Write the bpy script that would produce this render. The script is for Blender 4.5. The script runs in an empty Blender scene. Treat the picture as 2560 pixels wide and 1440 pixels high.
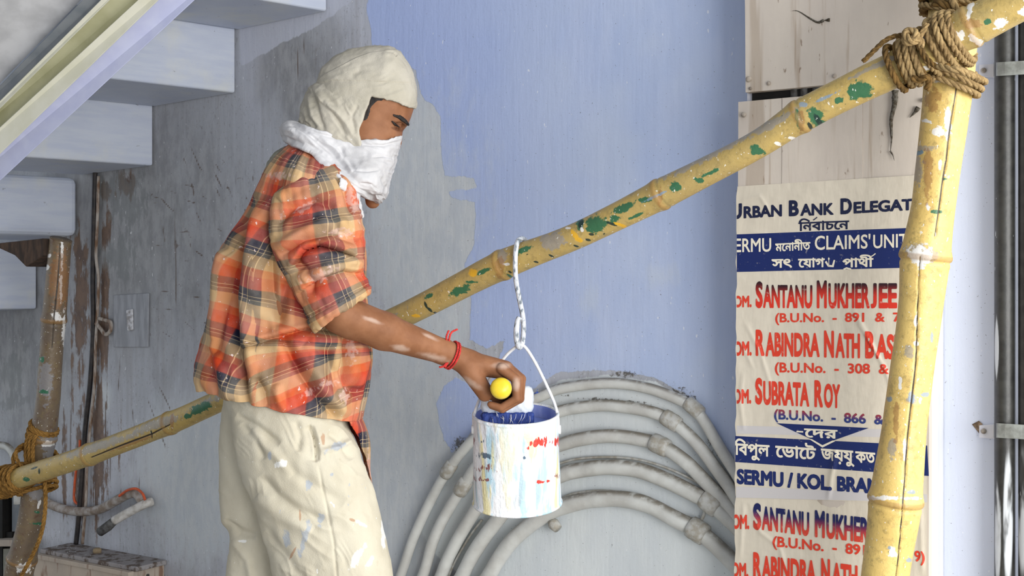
import bpy, math, random
import numpy as np
from mathutils import Vector, Matrix
random.seed(7); rng = np.random.default_rng(7)
sc = bpy.context.scene
COL = sc.collection
F = 3100.0; CH = 1.2; HY = 705.0
PI = math.pi

# ------------------------------------------------------------------ camera, light, exposure
cam = bpy.data.cameras.new('camera'); camo = bpy.data.objects.new('camera', cam); COL.objects.link(camo)
camo.location = (0, 0, CH); camo.rotation_euler = (PI / 2, 0, 0)
cam.sensor_width = 36; cam.lens = F / 2560 * 36; cam.shift_y = -(720 - HY) / 2560; cam.clip_start = .05
sc.camera = camo
w = bpy.data.worlds.new('overcast_sky'); sc.world = w; w.use_nodes = True
w.node_tree.nodes['Background'].inputs[0].default_value = (.86, .93, 1, 1)
w.node_tree.nodes['Background'].inputs[1].default_value = .9
def area(name, loc, target, size, power, col, sy=None):
    l = bpy.data.lights.new(name, 'AREA'); l.shape = 'RECTANGLE'; l.size = size; l.size_y = sy or size; l.energy = power; l.color = col
    o = bpy.data.objects.new(name, l); COL.objects.link(o); o.location = loc
    o.rotation_euler = (Vector(target) - Vector(loc)).to_track_quat('-Z', 'Y').to_euler(); return o
area('daylight_from_street', (1.9, -1.3, 1.15), (.7, 2.7, .75), 2.4, 125, (1, .985, .96), 1.7)
area('added_light_from_right', (3.2, .6, 2.0), (.6, 2.5, 1.1), 1.4, 48, (1, .97, .92), 2.0)  # weaker lamp added to brighten right-facing sides; no doorway stands there
sc.view_settings.view_transform = 'Standard'; sc.view_settings.look = 'None'
sc.view_settings.exposure = 0.32; sc.view_settings.gamma = 1; sc.view_settings.use_curve_mapping = False

# ------------------------------------------------------------------ geometry of the place
TT = math.atan2(F, 1280 + 3400)            # angle of the wall to the picture plane
UR = Vector((math.cos(TT), -math.sin(TT), 0)); NN = Vector((-math.sin(TT), -math.cos(TT), 0))
D0 = 2.95; ZZ = Vector((0, 0, 1))
def P(x, y, d): return Vector(((x - 1280) / F * d, d, CH + (HY - y) / F * d))
def dep(x, off=0.0): return (D0 - off / math.cos(TT)) / (1 + math.tan(TT) * (x - 1280) / F)
def W(x, y, off=0.0): return P(x, y, dep(x, off))
def px_of(co):                              # world -> photograph pixels
    co = np.asarray(co); return 1280 + F * co[:, 0] / co[:, 1], HY - F * (co[:, 2] - CH) / co[:, 1]
def SZ(s, z, off=0.0): return Vector((0, D0, 0)) + UR * s + NN * off + ZZ * z
def s_of(p): return (p - Vector((0, D0, 0))).dot(UR)

# ------------------------------------------------------------------ helpers: objects
def link(o, parent=None, mat=None):
    COL.objects.link(o)
    if parent is not None: o.parent = parent
    if mat is not None: o.data.materials.append(mat)
    return o
def mesh_obj(name, verts, faces, mat=None, parent=None, smooth=True, uv=None, attrs=None):
    me = bpy.data.meshes.new(name); me.from_pydata([tuple(v) for v in verts] if not isinstance(verts, np.ndarray) else verts.tolist(), [], faces if isinstance(faces, list) else faces.tolist())
    me.update()
    if smooth: me.shade_smooth()
    if uv is not None:
        l = me.uv_layers.new(name='UVMap'); idx = np.zeros(len(me.loops), np.int32); me.loops.foreach_get('vertex_index', idx)
        l.data.foreach_set('uv', np.asarray(uv, np.float32)[idx].ravel())
    for k, a in (attrs or {}).items():
        t = me.attributes.new(k, 'FLOAT', 'POINT'); t.data.foreach_set('value', np.asarray(a, np.float32))
    return link(bpy.data.objects.new(name, me), parent, mat)
def tag(o, label=None, cat=None, group=None, kind=None):
    if label: o['label'] = label
    if cat: o['category'] = cat
    if group: o['group'] = group
    if kind: o['kind'] = kind
    return o
def empty(name, loc, label=None, cat=None, group=None, kind=None):
    o = bpy.data.objects.new(name, None); COL.objects.link(o); o.location = loc; o.empty_display_size = .05
    bpy.context.view_layer.update()
    return tag(o, label, cat, group, kind)
def keep(o, parent):                        # parent without moving
    o.parent = parent; o.matrix_parent_inverse = Matrix.Translation(-Vector(parent.location)); return o
def catmull(pts, n=8):
    p = [np.array(q, float) for q in pts]; p = [2 * p[0] - p[1]] + p + [2 * p[-1] - p[-2]]; out = []
    for i in range(1, len(p) - 2):
        for k in range(n):
            t = k / n; a, b, c, d = p[i - 1], p[i], p[i + 1], p[i + 2]
            out.append(.5 * ((2 * b) + (c - a) * t + (2 * a - 5 * b + 4 * c - d) * t * t + (3 * b - a - 3 * c + d) * t ** 3))
    out.append(p[-2]); return np.array(out)
def frames(path):
    path = np.asarray(path, float); T = np.gradient(path, axis=0); T /= np.linalg.norm(T, axis=1)[:, None] + 1e-12
    N = np.zeros_like(T); ref = np.array([0, 0, 1.0]) if abs(T[0][2]) < .9 else np.array([1.0, 0, 0])
    n = np.cross(T[0], ref); n /= np.linalg.norm(n); N[0] = n
    for i in range(1, len(T)):
        n = N[i - 1] - T[i] * np.dot(N[i - 1], T[i]); N[i] = n / (np.linalg.norm(n) + 1e-12)
    return path, T, N, np.cross(T, N)
def tube_arrays(path, rad, seg=10, cap=True):
    path, T, N, B = frames(path); rad = np.broadcast_to(np.asarray(rad, float), (len(path),))
    a = np.arange(seg) * 2 * PI / seg
    V = path[:, None, :] + rad[:, None, None] * (np.cos(a)[None, :, None] * N[:, None, :] + np.sin(a)[None, :, None] * B[:, None, :])
    n = len(path); Fc = []
    for i in range(n - 1):
        for j in range(seg): Fc.append((i * seg + j, i * seg + (j + 1) % seg, (i + 1) * seg + (j + 1) % seg, (i + 1) * seg + j))
    if cap: Fc.append(tuple(range(seg - 1, -1, -1))); Fc.append(tuple((n - 1) * seg + k for k in range(seg)))
    return V.reshape(-1, 3), Fc
def tube(name, path, rad, mat, parent=None, seg=10, **k):
    v, f = tube_arrays(path, rad, seg); return mesh_obj(name, v, f, mat, parent, **k)
def join_arrays(parts):
    V = []; Fc = []; o = 0
    for v, f in parts:
        V.append(np.asarray(v, float)); Fc += [tuple(i + o for i in q) for q in f]; o += len(v)
    return np.vstack(V), Fc
def box_arrays(corner, ex, ey, ez, bev=0):
    c = np.array(corner); ex, ey, ez = map(np.array, (ex, ey, ez))
    v = [c + i * ex + j * ey + k * ez for k in (0, 1) for j in (0, 1) for i in (0, 1)]
    return np.array(v), [(0, 1, 3, 2), (4, 6, 7, 5), (0, 4, 5, 1), (2, 3, 7, 6), (0, 2, 6, 4), (1, 5, 7, 3)]
def bevel(o, wd=.003, seg=2):
    m = o.modifiers.new('bevel', 'BEVEL'); m.width = wd; m.segments = seg; m.limit_method = 'ANGLE'; m.angle_limit = .6
    return o
def poly_sd(x, y, poly):                    # signed distance to a polygon, positive inside
    x = np.asarray(x, np.float32); y = np.asarray(y, np.float32); d = np.full(x.shape, 1e9, np.float32); ins = np.zeros(x.shape, bool)
    n = len(poly)
    for i in range(n):
        ax, ay = poly[i]; bx, by = poly[(i + 1) % n]; vx, vy = bx - ax, by - ay
        t = np.clip(((x - ax) * vx + (y - ay) * vy) / (vx * vx + vy * vy + 1e-9), 0, 1)
        d = np.minimum(d, (x - ax - t * vx) ** 2 + (y - ay - t * vy) ** 2)
        c = (ay > y) != (by > y)
        with np.errstate(divide='ignore', invalid='ignore'): ins ^= c & (x < (bx - ax) * (y - ay) / (by - ay + 1e-12) + ax)
    d = np.sqrt(d); return np.where(ins, d, -d)
def line_d(x, y, pl):                       # distance to a polyline, and side sign
    d = np.full(np.shape(x), 1e9, np.float32); s = np.zeros(np.shape(x), np.float32); tt = np.zeros(np.shape(x), np.float32)
    for i in range(len(pl) - 1):
        ax, ay = pl[i]; bx, by = pl[i + 1]; vx, vy = bx - ax, by - ay; L2 = vx * vx + vy * vy + 1e-9
        t = np.clip(((x - ax) * vx + (y - ay) * vy) / L2, 0, 1); q = np.hypot(x - ax - t * vx, y - ay - t * vy)
        m = q < d; d = np.where(m, q, d); s = np.where(m, np.sign(vx * (y - ay) - vy * (x - ax)), s); tt = np.where(m, (i + t) / (len(pl) - 1), tt)
    return d, s, tt
_R = rng.random((32, 32, 32)).astype(np.float32)
def vnoise(x, y, z):                        # smooth value noise -1..1
    x, y, z = [np.asarray(q, np.float32) for q in (x, y, z)]
    x, y, z = np.broadcast_arrays(x, y, z)
    xi, yi, zi = np.floor(x).astype(int), np.floor(y).astype(int), np.floor(z).astype(int)
    fx, fy, fz = x - xi, y - yi, z - zi; fx, fy, fz = [q * q * (3 - 2 * q) for q in (fx, fy, fz)]
    g = lambda a, b, c: _R[(xi + a) & 31, (yi + b) & 31, (zi + c) & 31]
    l = lambda p, q, t: p + (q - p) * t
    return 2 * l(l(l(g(0, 0, 0), g(1, 0, 0), fx), l(g(0, 1, 0), g(1, 1, 0), fx), fy), l(l(g(0, 0, 1), g(1, 0, 1), fx), l(g(0, 1, 1), g(1, 1, 1), fx), fy), fz) - 1
def sstep(a, b, x): t = np.clip((x - a) / (b - a), 0, 1); return t * t * (3 - 2 * t)
def blob_attr(x, y, blobs):                 # 1 in the heart of a blotch, 0 at its edge, negative outside
    v = np.full(np.shape(x), -1.0, np.float32)
    for b in blobs:
        cx, cy, rx, ry = b[:4]; a = math.radians(b[4] if len(b) > 4 else 0); dx, dy = x - cx, y - cy
        u = (dx * math.cos(a) + dy * math.sin(a)) / rx; q = (-dx * math.sin(a) + dy * math.cos(a)) / ry
        v = np.maximum(v, 1 - np.sqrt(u * u + q * q))
    return v

# ------------------------------------------------------------------ helpers: materials
def srgb(r, g, b):
    f = lambda c: (c / 255 / 12.92) if c <= 10 else ((c / 255 + .055) / 1.055) ** 2.4
    return (f(r), f(g), f(b), 1)
class NT:
    def __init__(s, name, rough=.7, spec=.3):
        s.m = bpy.data.materials.new(name); s.m.use_nodes = True; s.t = s.m.node_tree; s.b = s.t.nodes['Principled BSDF']
        s.b.inputs['Roughness'].default_value = rough; s.b.inputs['Specular IOR Level'].default_value = spec
        s.co = s.t.nodes.new('ShaderNodeTexCoord')
    def put(s, sock, v):
        if hasattr(v, 'is_output') or isinstance(v, bpy.types.NodeSocket): s.t.links.new(v, sock)
        else: sock.default_value = v
    def noise(s, scale=(10, 10, 10), detail=3, rough=.55, uv=False, seed=0):
        mp = s.t.nodes.new('ShaderNodeMapping'); s.t.links.new(s.co.outputs['UV' if uv else 'Object'], mp.inputs[0])
        mp.inputs['Scale'].default_value = scale; mp.inputs['Location'].default_value = (seed * 3.7, seed * 1.3, seed * 2.1)
        n = s.t.nodes.new('ShaderNodeTexNoise'); n.inputs['Scale'].default_value = 1; n.inputs['Detail'].default_value = detail; n.inputs['Roughness'].default_value = rough
        s.t.links.new(mp.outputs[0], n.inputs['Vector']); return n.outputs[0]
    def attr(s, name):
        a = s.t.nodes.new('ShaderNodeAttribute'); a.attribute_name = name; return a.outputs['Fac']
    def math(s, op, a, b=0.0, c=0.0):
        n = s.t.nodes.new('ShaderNodeMath'); n.operation = op; s.put(n.inputs[0], a); s.put(n.inputs[1], b)
        if len(n.inputs) > 2: s.put(n.inputs[2], c)
        return n.outputs[0]
    def step(s, v, lo, hi, a=0.0, b=1.0):
        n = s.t.nodes.new('ShaderNodeMapRange'); n.interpolation_type = 'SMOOTHSTEP'; s.put(n.inputs['Value'], v)
        for k, q in (('From Min', lo), ('From Max', hi), ('To Min', a), ('To Max', b)): s.put(n.inputs[k], q)
        return n.outputs[0]
    def mix(s, f, a, b, mode='MIX'):
        n = s.t.nodes.new('ShaderNodeMix'); n.data_type = 'RGBA'; n.blend_type = mode; s.put(n.inputs[0], f); s.put(n.inputs[6], a); s.put(n.inputs[7], b); return n.outputs[2]
    def ramp(s, f, stops, interp='LINEAR'):
        n = s.t.nodes.new('ShaderNodeValToRGB'); n.color_ramp.interpolation = interp; e = n.color_ramp.elements
        while len(e) > 1: e.remove(e[0])
        e[0].position = stops[0][0]; e[0].color = stops[0][1]
        for p, c in stops[1:]: q = e.new(p); q.color = c
        s.put(n.inputs[0], f); return n.outputs[0]
    def col(s, c): s.put(s.b.inputs['Base Color'], c); return s
    def bump(s, h, strength=.3, dist=.01):
        n = s.t.nodes.new('ShaderNodeBump'); n.inputs['Strength'].default_value = strength; n.inputs['Distance'].default_value = dist
        s.put(n.inputs['Height'], h); s.t.links.new(n.outputs[0], s.b.inputs['Normal']); return s
def simple(name, c, c2=None, scale=(30, 30, 30), rough=.7, bump=.15, spec=.3, metal=0, dist=.003):
    k = NT(name, rough, spec); n = k.noise(scale, 4)
    k.col(k.mix(k.step(n, .35, .65), c, c2 or tuple(x * .8 for x in c[:3]) + (1,)))
    if bump: k.bump(n, bump, dist)
    k.b.inputs['Metallic'].default_value = metal; return k.m

# ------------------------------------------------------------------ structure: wall with its coats of paint
BLUE = [(915, -200), (918, 10), (932, 110), (985, 120), (1040, 180), (1052, 235), (1062, 250), (1082, 262), (1100, 290), (1103, 380), (1112, 437), (1186, 445), (1190, 470), (1122, 480), (1128, 492), (1186, 505), (1190, 560),
        (1184, 610), (1160, 665), (1172, 700), (1176, 760), (1174, 850), (1215, 872), (1262, 850), (1240, 930), (1200, 985), (1170, 960), (1140, 942), (1108, 965), (1092, 1010), (1100, 1060), (1112, 1105), (1130, 1130), (1180, 1080), (1260, 1010),
        (1400, 930), (1530, 925), (1640, 945), (1720, 990), (1780, 1060), (1842, 1180), (1900, 1200), (1900, -200)]
LOWER = [(980, 1460), (1040, 1300), (1110, 1180), (1200, 1080), (1300, 1000), (1400, 950), (1520, 938), (1640, 955), (1740, 1010), (1850, 1170), (1900, 1500)]
STAIRBAND = [(600, 168), (700, 110), (800, 62), (880, 0), (1000, -120), (700, -120), (600, 60)]
def lines_px():
    L = []
    for x, y0, y1, b in [(437, 455, 830, 4), (590, 395, 500, 0), (758, 60, 150, 2), (790, 80, 210, 0), (745, 90, 220, 0), (262, 960, 1180, 5), (275, 1010, 1250, 0), (300, 880, 1000, -6), (330, 1000, 1120, 10), (260, 700, 950, 3), (345, 1130, 1240, 5), (180, 880, 1240, -6), (232, 1180, 1260, 4), (322, 1060, 1120, 2)]:
        L.append([(x, y0), (x + b * .4, (y0 + y1) / 2), (x + b, y1)])
    for k in [[(355, 960), (385, 1040), (430, 1160), (445, 1220)], [(385, 940), (420, 1010), (440, 1060)], [(465, 340), (500, 420), (510, 430)], [(530, 420), (560, 480)], [(395, 490), (440, 535)], [(480, 620), (520, 650)], [(345, 1045), (365, 1150), (380, 1200)]]: L.append(k)
    for _ in range(70):
        x = random.uniform(360, 640); y = random.uniform(380, 900); l = random.uniform(12, 60); a = random.choice([random.gauss(.7, .3), random.gauss(1.2, .2), random.gauss(.3, .2)])
        L.append([(x, y), (x + l * math.cos(a), y + l * math.sin(a))])
    return L
def build_wall():
    xs = [-900, -400, -200] + list(np.arange(-60, 2640, 4.0)) + [2700, 2900, 3200]
    s = np.array([s_of(W(x, 705)) for x in xs]); zt = [0, .3, .6] + list(np.arange(.72, 2.14, .0052)) + [2.2, 2.6, 3.1]
    S, Z = np.meshgrid(s, np.array(zt), indexing='ij'); n0, n1 = S.shape
    co = np.array([0, D0, 0]) + S[..., None] * np.array(UR) + Z[..., None] * np.array([0, 0, 1.0]); co = co.reshape(-1, 3)
    x, y = px_of(co)
    blue = poly_sd(x, y, BLUE) / 20; low = poly_sd(x, y, LOWER) / 20; band = poly_sd(x, y, STAIRBAND) / 20
    scr = np.full(len(x), 1e3, np.float32)
    for i, l in enumerate(lines_px()):
        d, _, t = line_d(x, y, l); scr = np.minimum(scr, d + (.3 if i > 20 else 0) + 4 * (np.abs(t - .5) * 2) ** 3)
    rust = blob_attr(x, y, [(205, 800, 32, 230), (200, 1180, 55, 250), (262, 720, 16, 80), (262, 590, 12, 50), (275, 560, 14, 60), (200, 640, 30, 60), (290, 1280, 60, 70), (250, 1150, 40, 200), (350, 1370, 55, 30), (150, 1330, 50, 90), (320, 460, 50, 50), (135, 600, 60, 60), (262, 850, 20, 90), (262, 475, 25, 30)])
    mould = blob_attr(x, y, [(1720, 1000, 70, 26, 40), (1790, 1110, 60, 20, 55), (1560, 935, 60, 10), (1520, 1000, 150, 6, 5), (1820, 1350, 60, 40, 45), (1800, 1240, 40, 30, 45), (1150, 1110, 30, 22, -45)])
    pale = blob_attr(x, y, [(1650, 690, 70, 45), (1480, 760, 40, 60), (1080, 560, 190, 420), (1150, 500, 60, 60), (1020, 1150, 170, 420), (500, 1200, 200, 250), (255, 1000, 30, 60), (320, 790, 14, 34), (1010, 1100, 110, 250), (1120, 820, 50, 80)])
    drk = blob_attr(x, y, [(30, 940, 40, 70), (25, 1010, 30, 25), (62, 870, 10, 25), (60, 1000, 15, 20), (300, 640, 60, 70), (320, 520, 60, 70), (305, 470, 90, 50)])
    f = []
    for i in range(n0 - 1):
        b = i * n1
        f += [(b + j, b + n1 + j, b + n1 + j + 1, b + j + 1) for j in range(n1 - 1)]
    k = NT('layers_of_old_and_new_wall_paint', .55, .35)
    fine = k.noise((90, 90, 5), 3); coarse = k.noise((9, 9, 4), 5); med = k.noise((38, 38, 16), 5, .65); streak = k.noise((28, 28, 1.3), 4, .6, seed=3); big = k.noise((2.5, 2.5, 2.5), 3, seed=5)
    old = k.mix(k.step(coarse, .3, .7), srgb(172, 175, 182), srgb(188, 191, 201)); old = k.mix(k.step(fine, .35, .7, 0, .4), old, srgb(160, 161, 167)); old = k.mix(k.step(streak, .54, .72, 0, .3), old, srgb(150, 144, 142)); old = k.mix(k.step(k.noise((130, 130, 70), 4, .7, seed=12), .56, .68, 0, .45), old, srgb(112, 108, 104)); old = k.mix(k.step(k.noise((5, 5, 2), 3, seed=13), .5, .7, 0, .5), old, srgb(178, 180, 190))
    blu = k.mix(k.step(coarse, .3, .7), srgb(176, 191, 223), srgb(187, 199, 226)); blu = k.mix(k.step(fine, .3, .75, 0, .25), blu, srgb(168, 183, 216)); blu = k.mix(k.step(big, .45, .62, 0, .5), blu, srgb(192, 203, 221))
    blu = k.mix(k.step(k.attr('white'), -42, -22, .75, 0), blu, srgb(160, 176, 220))
    lowc = k.mix(k.step(coarse, .3, .7), srgb(218, 223, 224), srgb(208, 214, 218))
    grc = k.mix(k.step(med, .35, .65), srgb(202, 206, 208), srgb(190, 196, 202))
    ed = k.math('MULTIPLY', k.math('SUBTRACT', med, .5), 1.1)
    mb = k.step(k.math('ADD', k.attr('blue'), ed), -.06, .06)
    old = k.mix(k.step(k.math('ADD', k.attr('grime_and_shade'), k.math('MULTIPLY', k.math('SUBTRACT', coarse, .5), 1.6)), -.25, .75, 0, .8), old, k.mix(k.step(med, .35, .65), srgb(150, 150, 150), srgb(122, 122, 122)))  # mottled grime; the shade under the stair is put into this colour too
    c = k.mix(k.step(k.math('ADD', k.attr('band'), ed), -.1, .1), old, srgb(186, 189, 200))
    c = k.mix(k.step(k.math('ADD', k.attr('pale'), k.math('MULTIPLY', k.math('SUBTRACT', med, .5), 1.2)), -.1, .45, 0, .9), c, grc)
    c = k.mix(mb, c, blu)
    c = k.mix(k.math('MULTIPLY', mb, k.step(k.math('ADD', k.attr('pale'), k.math('MULTIPLY', k.math('SUBTRACT', med, .5), 2)), 0, .9, 0, .4)), c, srgb(196, 204, 214))
    c = k.mix(k.step(k.math('ADD', k.attr('low'), ed), -.1, .15), c, lowc)
    c = k.mix(k.step(k.attr('white'), -1, 1), c, srgb(206, 212, 226))
    rn = k.math('ADD', k.math('MULTIPLY', k.math('SUBTRACT', streak, .5), 3.2), k.math('MULTIPLY', k.math('SUBTRACT', med, .5), 2.2))
    c = k.mix(k.step(k.math('ADD', k.attr('rust'), rn), .25, .6, 0, .9), c, k.mix(k.step(med, .4, .6), srgb(88, 66, 52), srgb(118, 92, 72)))
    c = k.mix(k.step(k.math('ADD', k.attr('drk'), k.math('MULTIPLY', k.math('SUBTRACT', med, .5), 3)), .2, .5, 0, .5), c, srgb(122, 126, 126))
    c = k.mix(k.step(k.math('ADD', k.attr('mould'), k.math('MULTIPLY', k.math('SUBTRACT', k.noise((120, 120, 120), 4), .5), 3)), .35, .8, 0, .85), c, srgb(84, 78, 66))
    c = k.mix(k.step(k.math('ADD', k.attr('scr'), k.math('MULTIPLY', k.noise((60, 60, 14), 3, seed=8), 3.4)), 2.7, 4.4, .8, 0), c, srgb(92, 74, 62))
    sp = k.noise((240, 240, 240), 1, seed=2); c = k.mix(k.step(sp, .74, .78, 0, .6), c, srgb(90, 84, 80))
    sp2 = k.noise((150, 150, 60), 1, seed=6); c = k.mix(k.step(sp2, .76, .79, 0, .6), c, srgb(235, 235, 238))
    k.col(c); k.bump(k.math('ADD', k.math('MULTIPLY', fine, .5), k.math('ADD', med, k.math('MULTIPLY', mb, .3))), .35, .004)
    o = mesh_obj('wall_back', co, f, k.m, attrs=dict(blue=np.clip(blue, -9, 9), low=np.clip(low, -9, 9), band=np.clip(band, -9, 9), scr=np.clip(scr, 0, 14), rust=rust, mould=mould, pale=pale, drk=drk, grime_and_shade=blob_attr(x, y, [(330, 560, 420, 420), (60, 900, 200, 300), (760, 200, 140, 200)]), white=(x - 2300) / 30))
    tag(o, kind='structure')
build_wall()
M_floor = simple('worn_concrete', srgb(186, 182, 174), srgb(160, 156, 150), (6, 6, 6), .9)
def slab(name, a, b, zc, th, mat, label=None):
    v, f = box_arrays((a[0], a[1], zc), (b[0] - a[0], 0, 0), (0, b[1] - a[1], 0), (0, 0, th)); o = mesh_obj(name, v, f, mat, smooth=False); return tag(o, label, kind='structure')
slab('floor', (-5, -2), (4.5, 6), -.1, .1, M_floor)
M_shell = simple('grey_blocker_plaster', srgb(150, 150, 156), srgb(132, 132, 138), (5, 5, 5), .9)
slab('added_ceiling_blocker', (-4.2, -2), (.2, 4.9), 3.15, .12, M_shell); v, f = box_arrays((-2.75, -1.9, 0), (.12, 0, 0), (0, 4.2, 0), (0, 0, 3.15)); tag(mesh_obj('added_wall_blocker', v, f, M_shell, smooth=False), kind='structure')  # unseen slab and side wall, added to keep light off the left

# ------------------------------------------------------------------ staircase
def paint(name, c, c2, s=(40, 6, 40), rough=.6):
    k = NT(name, rough, .35); n = k.noise(s, 4); m = k.noise((8, 8, 8), 4, seed=4); g = k.noise((60, 60, 60), 3, seed=9)
    cc = k.mix(k.step(n, .3, .7), c, c2); cc = k.mix(k.step(m, .5, .75, 0, .5), cc, srgb(205, 205, 196)); cc = k.mix(k.step(g, .70, .76, 0, .5), cc, srgb(96, 92, 88))
    k.col(cc).bump(k.math('ADD', n, g), .3, .003); return k.m
M_step = paint('pale_blue_limewash', srgb(180, 187, 204), srgb(190, 196, 208), (8, 8, 60))
M_lav = simple('lavender_gloss_paint', srgb(180, 184, 214), srgb(188, 192, 218), (20, 20, 20), .4, .08)
M_cream = simple('cream_gloss_paint', srgb(206, 204, 184), srgb(214, 212, 196), (14, 14, 14), .45, .1)
M_green = simple('greenish_cream_paint', srgb(176, 174, 140), srgb(190, 188, 156), (14, 14, 14), .5, .1)
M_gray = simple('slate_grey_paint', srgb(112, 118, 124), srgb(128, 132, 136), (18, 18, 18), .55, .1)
M_white = simple('white_limewash', srgb(202, 202, 204), srgb(178, 178, 180), (12, 12, 12), .7, .15)
st = empty('staircase', W(390, 500, .1), 'stepped underside of a pale blue painted staircase against the wall', 'staircase')
RD = Vector((-3470 / F, -1, 0)).normalized()
def hit_x(A, x):                            # length along RD from A until the photograph column x
    k = (x - 1280) / F; return (A.x - k * A.y) / (k * RD.y - RD.x)
rights = [((1010, -260), (1005, -130)), ((822, -120), (818, 28)), ((597, 85), (589, 232)), ((388, 272), (383, 414)), ((208, 460), (196, 590)), ((96, 632), (92, 772)), ((-30, 770), (-32, 890)), ((-130, 880), (-132, 990))]
lefts = [600, 560, 200, 20, -160, -260, -330, -400]
for i, ((x0, y0), (x1, y1)) in enumerate(rights[:-1]):
    A = W(x1, y1, .004); B = Vector(A); B.z = W(x0, y0, .004).z
    N_ = W(rights[i + 1][0][0], rights[i + 1][0][1], .004); C_ = Vector((N_.x, N_.y, A.z - .012))
    L = max(hit_x(A, lefts[i]), .35)
    sec = [A, C_, C_ + ZZ * .26, Vector((A.x, A.y, B.z + .10)), ]   # soffit line, hidden body behind the riser
    sec = [A, C_, Vector((C_.x, C_.y, B.z + .02)), Vector((A.x, A.y, B.z + .02))]
    v = [p for p in sec] + [p + RD * L for p in sec]
    fc = [(0, 1, 2, 3), (7, 6, 5, 4), (0, 4, 5, 1), (1, 5, 6, 2), (2, 6, 7, 3), (3, 7, 4, 0)]
    o = mesh_obj('step', v, fc, M_step, smooth=False); keep(o, st); bevel(o, .006 if i != 4 else .02, 3)
# stringer: a moulded beam made of long faces; each strip is a part
def strip(name, a0, a1, b0, b1, d0, d1, mat, back=.05):
    """long strip: lower-left end edge a0..a1 (px), upper-right end edge b0..b1 (px), with depth d0 at left and d1 at right"""
    q = [P(*a0, d0), P(*a1, d0), P(*b1, d1), P(*b0, d1)]
    v = q + [p + (p - Vector((0, 0, CH))).normalized() * back * 1.5 for p in q]
    o = mesh_obj(name, v, [(0, 1, 2, 3), (7, 6, 5, 4), (0, 4, 5, 1), (1, 5, 6, 2), (2, 6, 7, 3), (3, 7, 4, 0)], mat, smooth=False); keep(o, st); return bevel(o, .002, 2)
E0 = lambda y, s: ((-200, y + 200 * s))
def str_(name, yl0, yl1, xt0, xt1, dz, mat, back=.05, dd=0):
    # edges run from (0,yl) to (xt,0); extend both ways by t
    def ext(yl, xt, t): return (xt * t, yl * (1 - t))
    t0, t1 = -.45, 1.35
    return strip(name, ext(yl0, xt0, t0), ext(yl1, xt1, t0), ext(yl0, xt0, t1), ext(yl1, xt1, t1), 2.98 - dz, 2.72 - dz, mat, back)
str_('stringer_side', 372, 452, 392, 487, .0, M_lav, .10)
str_('stringer_fascia', 318, 385, 345, 397, .045, M_cream, .09)
str_('stringer_groove', 262, 322, 268, 348, .0, M_green, .05)
str_('stringer_bead', 252, 272, 252, 275, .03, M_cream, .03)
str_('stringer_grey_strip', 214, 256, 206, 256, .015, M_gray, .06)  # strip of the beam painted slate grey
o = str_('soffit_slab', -700, 206, -640, 200, -.03, M_white, .12)

# ------------------------------------------------------------------ duct housing with posters
DOFF = .13
def plate_px(name, quad, off, th, mat, parent=None, smooth=False):
    q = [W(x, y, off) for x, y in quad]; v = q + [p - NN * th for p in q]
    o = mesh_obj(name, v, [(0, 1, 2, 3), (7, 6, 5, 4), (0, 4, 5, 1), (1, 5, 6, 2), (2, 6, 7, 3), (3, 7, 4, 0)], mat, smooth=smooth)
    if parent: keep(o, parent)
    return o
kd = NT('dirty_cream_sheet_metal', .6, .35)
n1 = kd.noise((60, 60, 3), 4); n2 = kd.noise((7, 7, 4), 5, seed=2); n3 = kd.noise((90, 90, 26), 4, seed=7)
c = kd.mix(kd.step(n2, .3, .7), srgb(206, 196, 184), srgb(192, 182, 172)); c = kd.mix(kd.step(n1, .58, .75, 0, .55), c, srgb(150, 128, 104)); c = kd.mix(kd.step(n3, .66, .72, 0, .7), c, srgb(120, 96, 74))
c = kd.mix(kd.step(kd.noise((20, 20, 1), 3, seed=11), .64, .7, 0, .5), c, srgb(158, 140, 120)); kd.col(c).bump(n3, .2, .002); M_duct = kd.m
M_dark = simple('black_frame_void_shade', srgb(24, 22, 20), srgb(14, 13, 12)); M_whitep = simple('fresh_white_paint', srgb(222, 221, 226), srgb(212, 213, 222), (16, 16, 5), .5, .12)
M_screw = simple('painted_steel_screw', srgb(170, 160, 148), srgb(120, 110, 100), (80, 80, 80), .5)
duct = empty('duct_housing', W(2080, 700, .05), 'tall dirty cream sheet-metal duct housing on the wall behind the upright bamboo', 'duct')
o = plate_px('casing', [(1868, 2560), (2321, 2900), (2321, -900), (1868, -700)], DOFF - .022, DOFF - .024, M_whitep, duct)
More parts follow.
